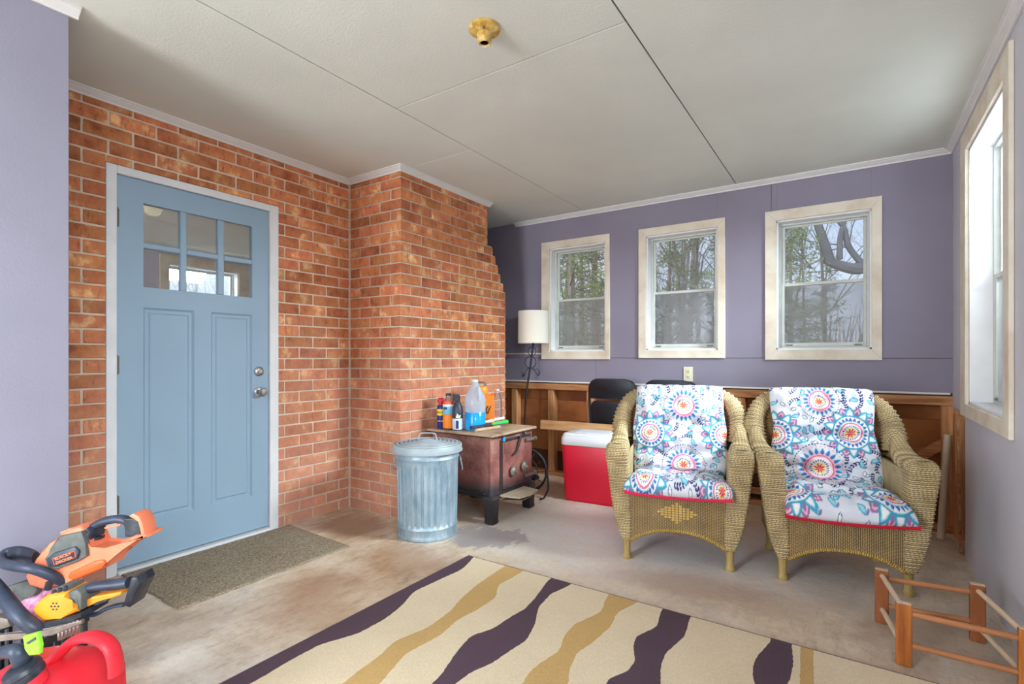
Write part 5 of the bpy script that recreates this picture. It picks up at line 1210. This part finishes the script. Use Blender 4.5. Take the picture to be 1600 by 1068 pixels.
def saw2():
    d = 1.58; f = P2(d); t = thing('yellow_chainsaw', 'yellow-orange and black chainsaw lying in front of the salmon one', 'chainsaw', origin(d), YAW)
    q = lambda pts: (lambda y: [zp(f, *p, y) for p in pts])
    MB().prism(q([(178, 640), (215, 590), (270, 552), (385, 538), (398, 600), (445, 612), (446, 655), (350, 690), (245, 715), (200, 680)]), -0.045, 0.040, 0.012, 3).build('housing', 'yorange', t, smooth=True)
    MB().prism(q([(265, 560), (300, 525), (345, 502), (392, 505), (400, 535), (330, 556)]), -0.030, 0.030, 0.008, 2).build('top_cap', 'chain_grey', t, smooth=True)
    for k in range(3):
        x, z = zp(f, 305+k*35, 540-k*12, -0.034); MB().tube([(x, -0.034, z-0.006), (x+0.004, -0.034, z+0.008)], 0.005, 6).build('cap_ridge', 'dustblack', t)
    x0, z0 = zp(f, 318, 618, -0.045)
    for k in range(7):
        a = k*PI/3; r = 0.0 if k == 6 else 0.0105; MB().tube([(x0+r*math.cos(a), -0.0462, z0+r*math.sin(a)), (x0+r*math.cos(a), -0.043, z0+r*math.sin(a))], 0.0028, 8).build('vent_hole', 'blackp', t)
    def tube(nm, pts, r, m, y=0.0, ell=1.0):
        P = smoothpath([(zp(f, a, b, y+dy)[0], y+dy, zp(f, a, b, y+dy)[1]) for a, b, dy in pts], 6); MB().tube(P, [(r, r*ell)]*len(P), 12).build(nm, m, t, smooth=True)
    MB().prism(q([(385, 540), (440, 520), (470, 545), (470, 640), (445, 655), (440, 610), (398, 600)]), -0.040, 0.038, 0.008, 2).build('handle_base', 'chain_grey', t, smooth=True)
    tube('rear_handle', [(440, 555, 0), (500, 520, 0), (580, 498, 0), (670, 490, 0), (750, 478, 0)], 0.016, 'dustblack', ell=1.3)
    MB().prism(q([(708, 615), (755, 455), (790, 448), (808, 488), (745, 628)]), -0.036, 0.036, 0.006, 2).build('handle_end_guard', 'blackp', t, smooth=True)
    MB().prism(q([(463, 600), (530, 565), (700, 535), (700, 552), (640, 575), (560, 585), (510, 622), (470, 625)]), -0.018, 0.018, 0.004).build('trigger_guard', 'yorange', t)
    MB().prism(q([(510, 612), (545, 588), (610, 575), (640, 565), (615, 592), (560, 615)]), -0.014, 0.014, 0.003).build('trigger', 'blackp', t)
    tube('lower_guard', [(450, 655, 0), (545, 666, 0), (610, 635, 0), (665, 615, 0), (725, 605, 0)], 0.006, 'dustblack', ell=2)
    MB().prism(q([(240, 720), (350, 695), (468, 660), (474, 690), (360, 728), (250, 760)]), -0.055, 0.05, 0.006, 2).build('base_pan', 'blackp', t, smooth=True)
    tube('front_handle', [(-60, 470, 0.03), (0, 535, 0), (60, 610, -0.035), (120, 680, -0.06), (190, 735, -0.06), (245, 765, -0.045)], 0.021, 'dustblack')
    mb = MB()
    for k in range(6):
        a = zp(f, 345+k*22, 775-k*8, -0.066); mb.box(a[0]-0.003, a[0]+0.003, -0.070, -0.062, a[1]-0.020, a[1]+0.020)
    mb.build('chain_teeth', 'nickel', t)
    MB().prism(q([(-40, 790), (250, 765), (470, 700), (474, 722), (300, 790), (-40, 828)]), -0.072, -0.058, 0.003).build('guide_bar', 'iron', t)
    MB().prism(q([(-30, 676), (40, 690), (60, 740), (-30, 768)]), -0.02, 0.03, 0.01, 2).build('front_cover', 'iron', t, smooth=True)
saw2()
def crate():
    l = origin(1.66); c, s_ = math.cos(YAW), math.sin(YAW)
    t = thing('plastic_crate', 'black latticed crate under the two chainsaws', 'crate', (l[0]-0.06*c, l[1]-0.06*s_, 0), YAW)
    x0, x1, y0, y1, H = 0.0, 0.245, -0.09, 0.13, 0.22
    MB().box(x0, x1, y0, y1, 0.0, 0.012).build('bottom', 'blackp', t)
    for a in ((x0, x1, y0, y0+0.01), (x0, x1, y1-0.01, y1), (x0, x0+0.01, y0+0.01, y1-0.01), (x1-0.01, x1, y0+0.01, y1-0.01)):
        for z0, z1, nm in ((0.012, 0.05, 'lower_band'), (H-0.03, H, 'rim')): MB().box(a[0], a[1], a[2], a[3], z0, z1, 0.002).build(nm, 'blackp', t)
    for i in range(8):
        x = x0+0.01+(x1-x0-0.03)*i/7
        for y in (y0, y1-0.008): MB().box(x, x+0.012, y, y+0.008, 0.05, H-0.03).build('slat', 'blackp', t)
    for i in range(1, 7):
        y = y0+0.01+(y1-y0-0.03)*i/7
        for x in (x0, x1-0.008): MB().box(x, x+0.008, y, y+0.012, 0.05, H-0.03).build('slat', 'blackp', t)
    for z in (0.085, 0.12):
        for a in ((x0, x1, y0+0.002, y0+0.006), (x1-0.006, x1-0.002, y0, y1)): MB().box(a[0], a[1], a[2], a[3], z, z+0.008).build('slat', 'blackp', t)
    # cloth bundle
    mb = MB(); bmesh.ops.create_icosphere(mb.bm, subdivisions=4, radius=1)
    for v in mb.bm.verts:
        k = 1+0.22*noise.noise(v.co*2.3)+0.10*noise.noise(v.co*6); v.co = Vector((v.co.x*0.115*k, v.co.y*0.075*k, v.co.z*0.055*k))
        v.co += Vector((0.205, 0.06, 0.285))
    o = mb.build('cloth_bundle', 'pink', None, smooth='all', loc=tuple(t.location)); o.rotation_euler = (0, 0, YAW); tag(o, 'pink floral cloth bundled between the two chainsaws on the crate', 'cloth')
crate()
def gascan():
    d = 1.38; f = P2(d); t = thing('gas_can', 'red plastic gas can with black spout and lime green clip', 'gas can', origin(d), YAW)
    q = lambda x, y, dy=0.0: zp(f, x, y, dy)
    k = d/F/ZS_
    # body as lofted rings in local space
    xa, ztop = q(-60, 1075); xb = q(715, 1075, 0.10)[0]
    def ring(z, x0, x1, y0, y1, r): return rr2(x0, x1, y0, y1, r, z, 6)
    zs = lambda v: q(0, v, 0.01)[1]
    rings = [ring(0.0, xa+0.01, xb-0.005, -0.11, 0.12, 0.03), ring(0.015, xa, xb+0.004, -0.12, 0.13, 0.035), ring(zs(1100)-0.05, xa, xb+0.004, -0.12, 0.13, 0.035), ring(zs(1080), xa, xb, -0.12, 0.13, 0.035),
             ring(zs(1010), xa+0.01, xb-0.012, -0.110, 0.12, 0.04), ring(zs(960), xa+0.04, xb-0.022, -0.085, 0.10, 0.04), ring(zs(930), xa+0.08, xb-0.05, -0.055, 0.08, 0.035), ring(zs(920), xa+0.10, xb-0.08, -0.04, 0.06, 0.03)]
    MB().loft(rings).build('body', 'redcan', t, smooth=True)
    def tube(nm, pts, r, m, ell=1.0, par=t):
        P = smoothpath([(q(a, b, dy)[0], dy, q(a, b, dy)[1]) for a, b, dy in pts], 6); MB().tube(P, [(r, r*ell)]*len(P) if not isinstance(r, list) else r, 14).build(nm, m, par, smooth=True)
    tube('handle', [(250, 965, 0.0), (330, 905, 0.0), (410, 830, 0.0), (500, 795, 0.0), (580, 805, 0.0), (640, 850, 0.0), (668, 930, 0.0), (672, 1010, 0.0)], 0.0130, 'redcan', 1.9)
    # tilted threaded collar and spout
    cx_, cz = q(150, 985, -0.09); ax = Vector((-0.30, -0.25, 0.92)).normalized()
    c0 = Vector((cx_, -0.09, cz-0.015))
    def axl(nm, prof, m, par=t, c=c0, n=20):
        u = ax.cross(Vector((0, 1, 0))).normalized(); w = ax.cross(u)
        return MB().loft([[c+ax*h+u*r*math.cos(2*PI*i/n)+w*r*math.sin(2*PI*i/n) for i in range(n)] for r, h in prof]).build(nm, m, par, smooth=True)
    axl('neck', [(0.036, -0.03), (0.036, 0.0)], 'redcan')
    col = axl('collar', [(0.030, -0.005), (0.040, -0.004), (0.041, 0.004), (0.039, 0.012), (0.041, 0.016), (0.038, 0.026), (0.028, 0.032), (0.022, 0.034)], 'blackp')
    tube('spout', [(140, 960, -0.08), (120, 910, -0.095), (95, 880, -0.10), (40, 880, -0.09), (-60, 905, -0.07), (-180, 930, -0.05)], [0.020, 0.021, 0.021, 0.021, 0.020, 0.020, 0.020, 0.020, 0.019, 0.019, 0.019, 0.018, 0.018, 0.018, 0.017, 0.017, 0.017, 0.016, 0.016, 0.016, 0.016, 0.015, 0.015, 0.015, 0.015, 0.014, 0.014, 0.014, 0.014, 0.013, 0.013], 'dustblack')
    MB().prism([q(*p, -0.128) for p in ((128, 795), (215, 772), (232, 850), (225, 898), (165, 905), (140, 870))], -0.128, -0.116, 0.002, 1).build('release_clip', 'lime', t, label='lime green release clip')
    MB().prism([q(*p, -0.129) for p in ((150, 830), (205, 795), (208, 812), (165, 838))], -0.1295, -0.127).build('clip_notch', 'blackp', t)
gascan()
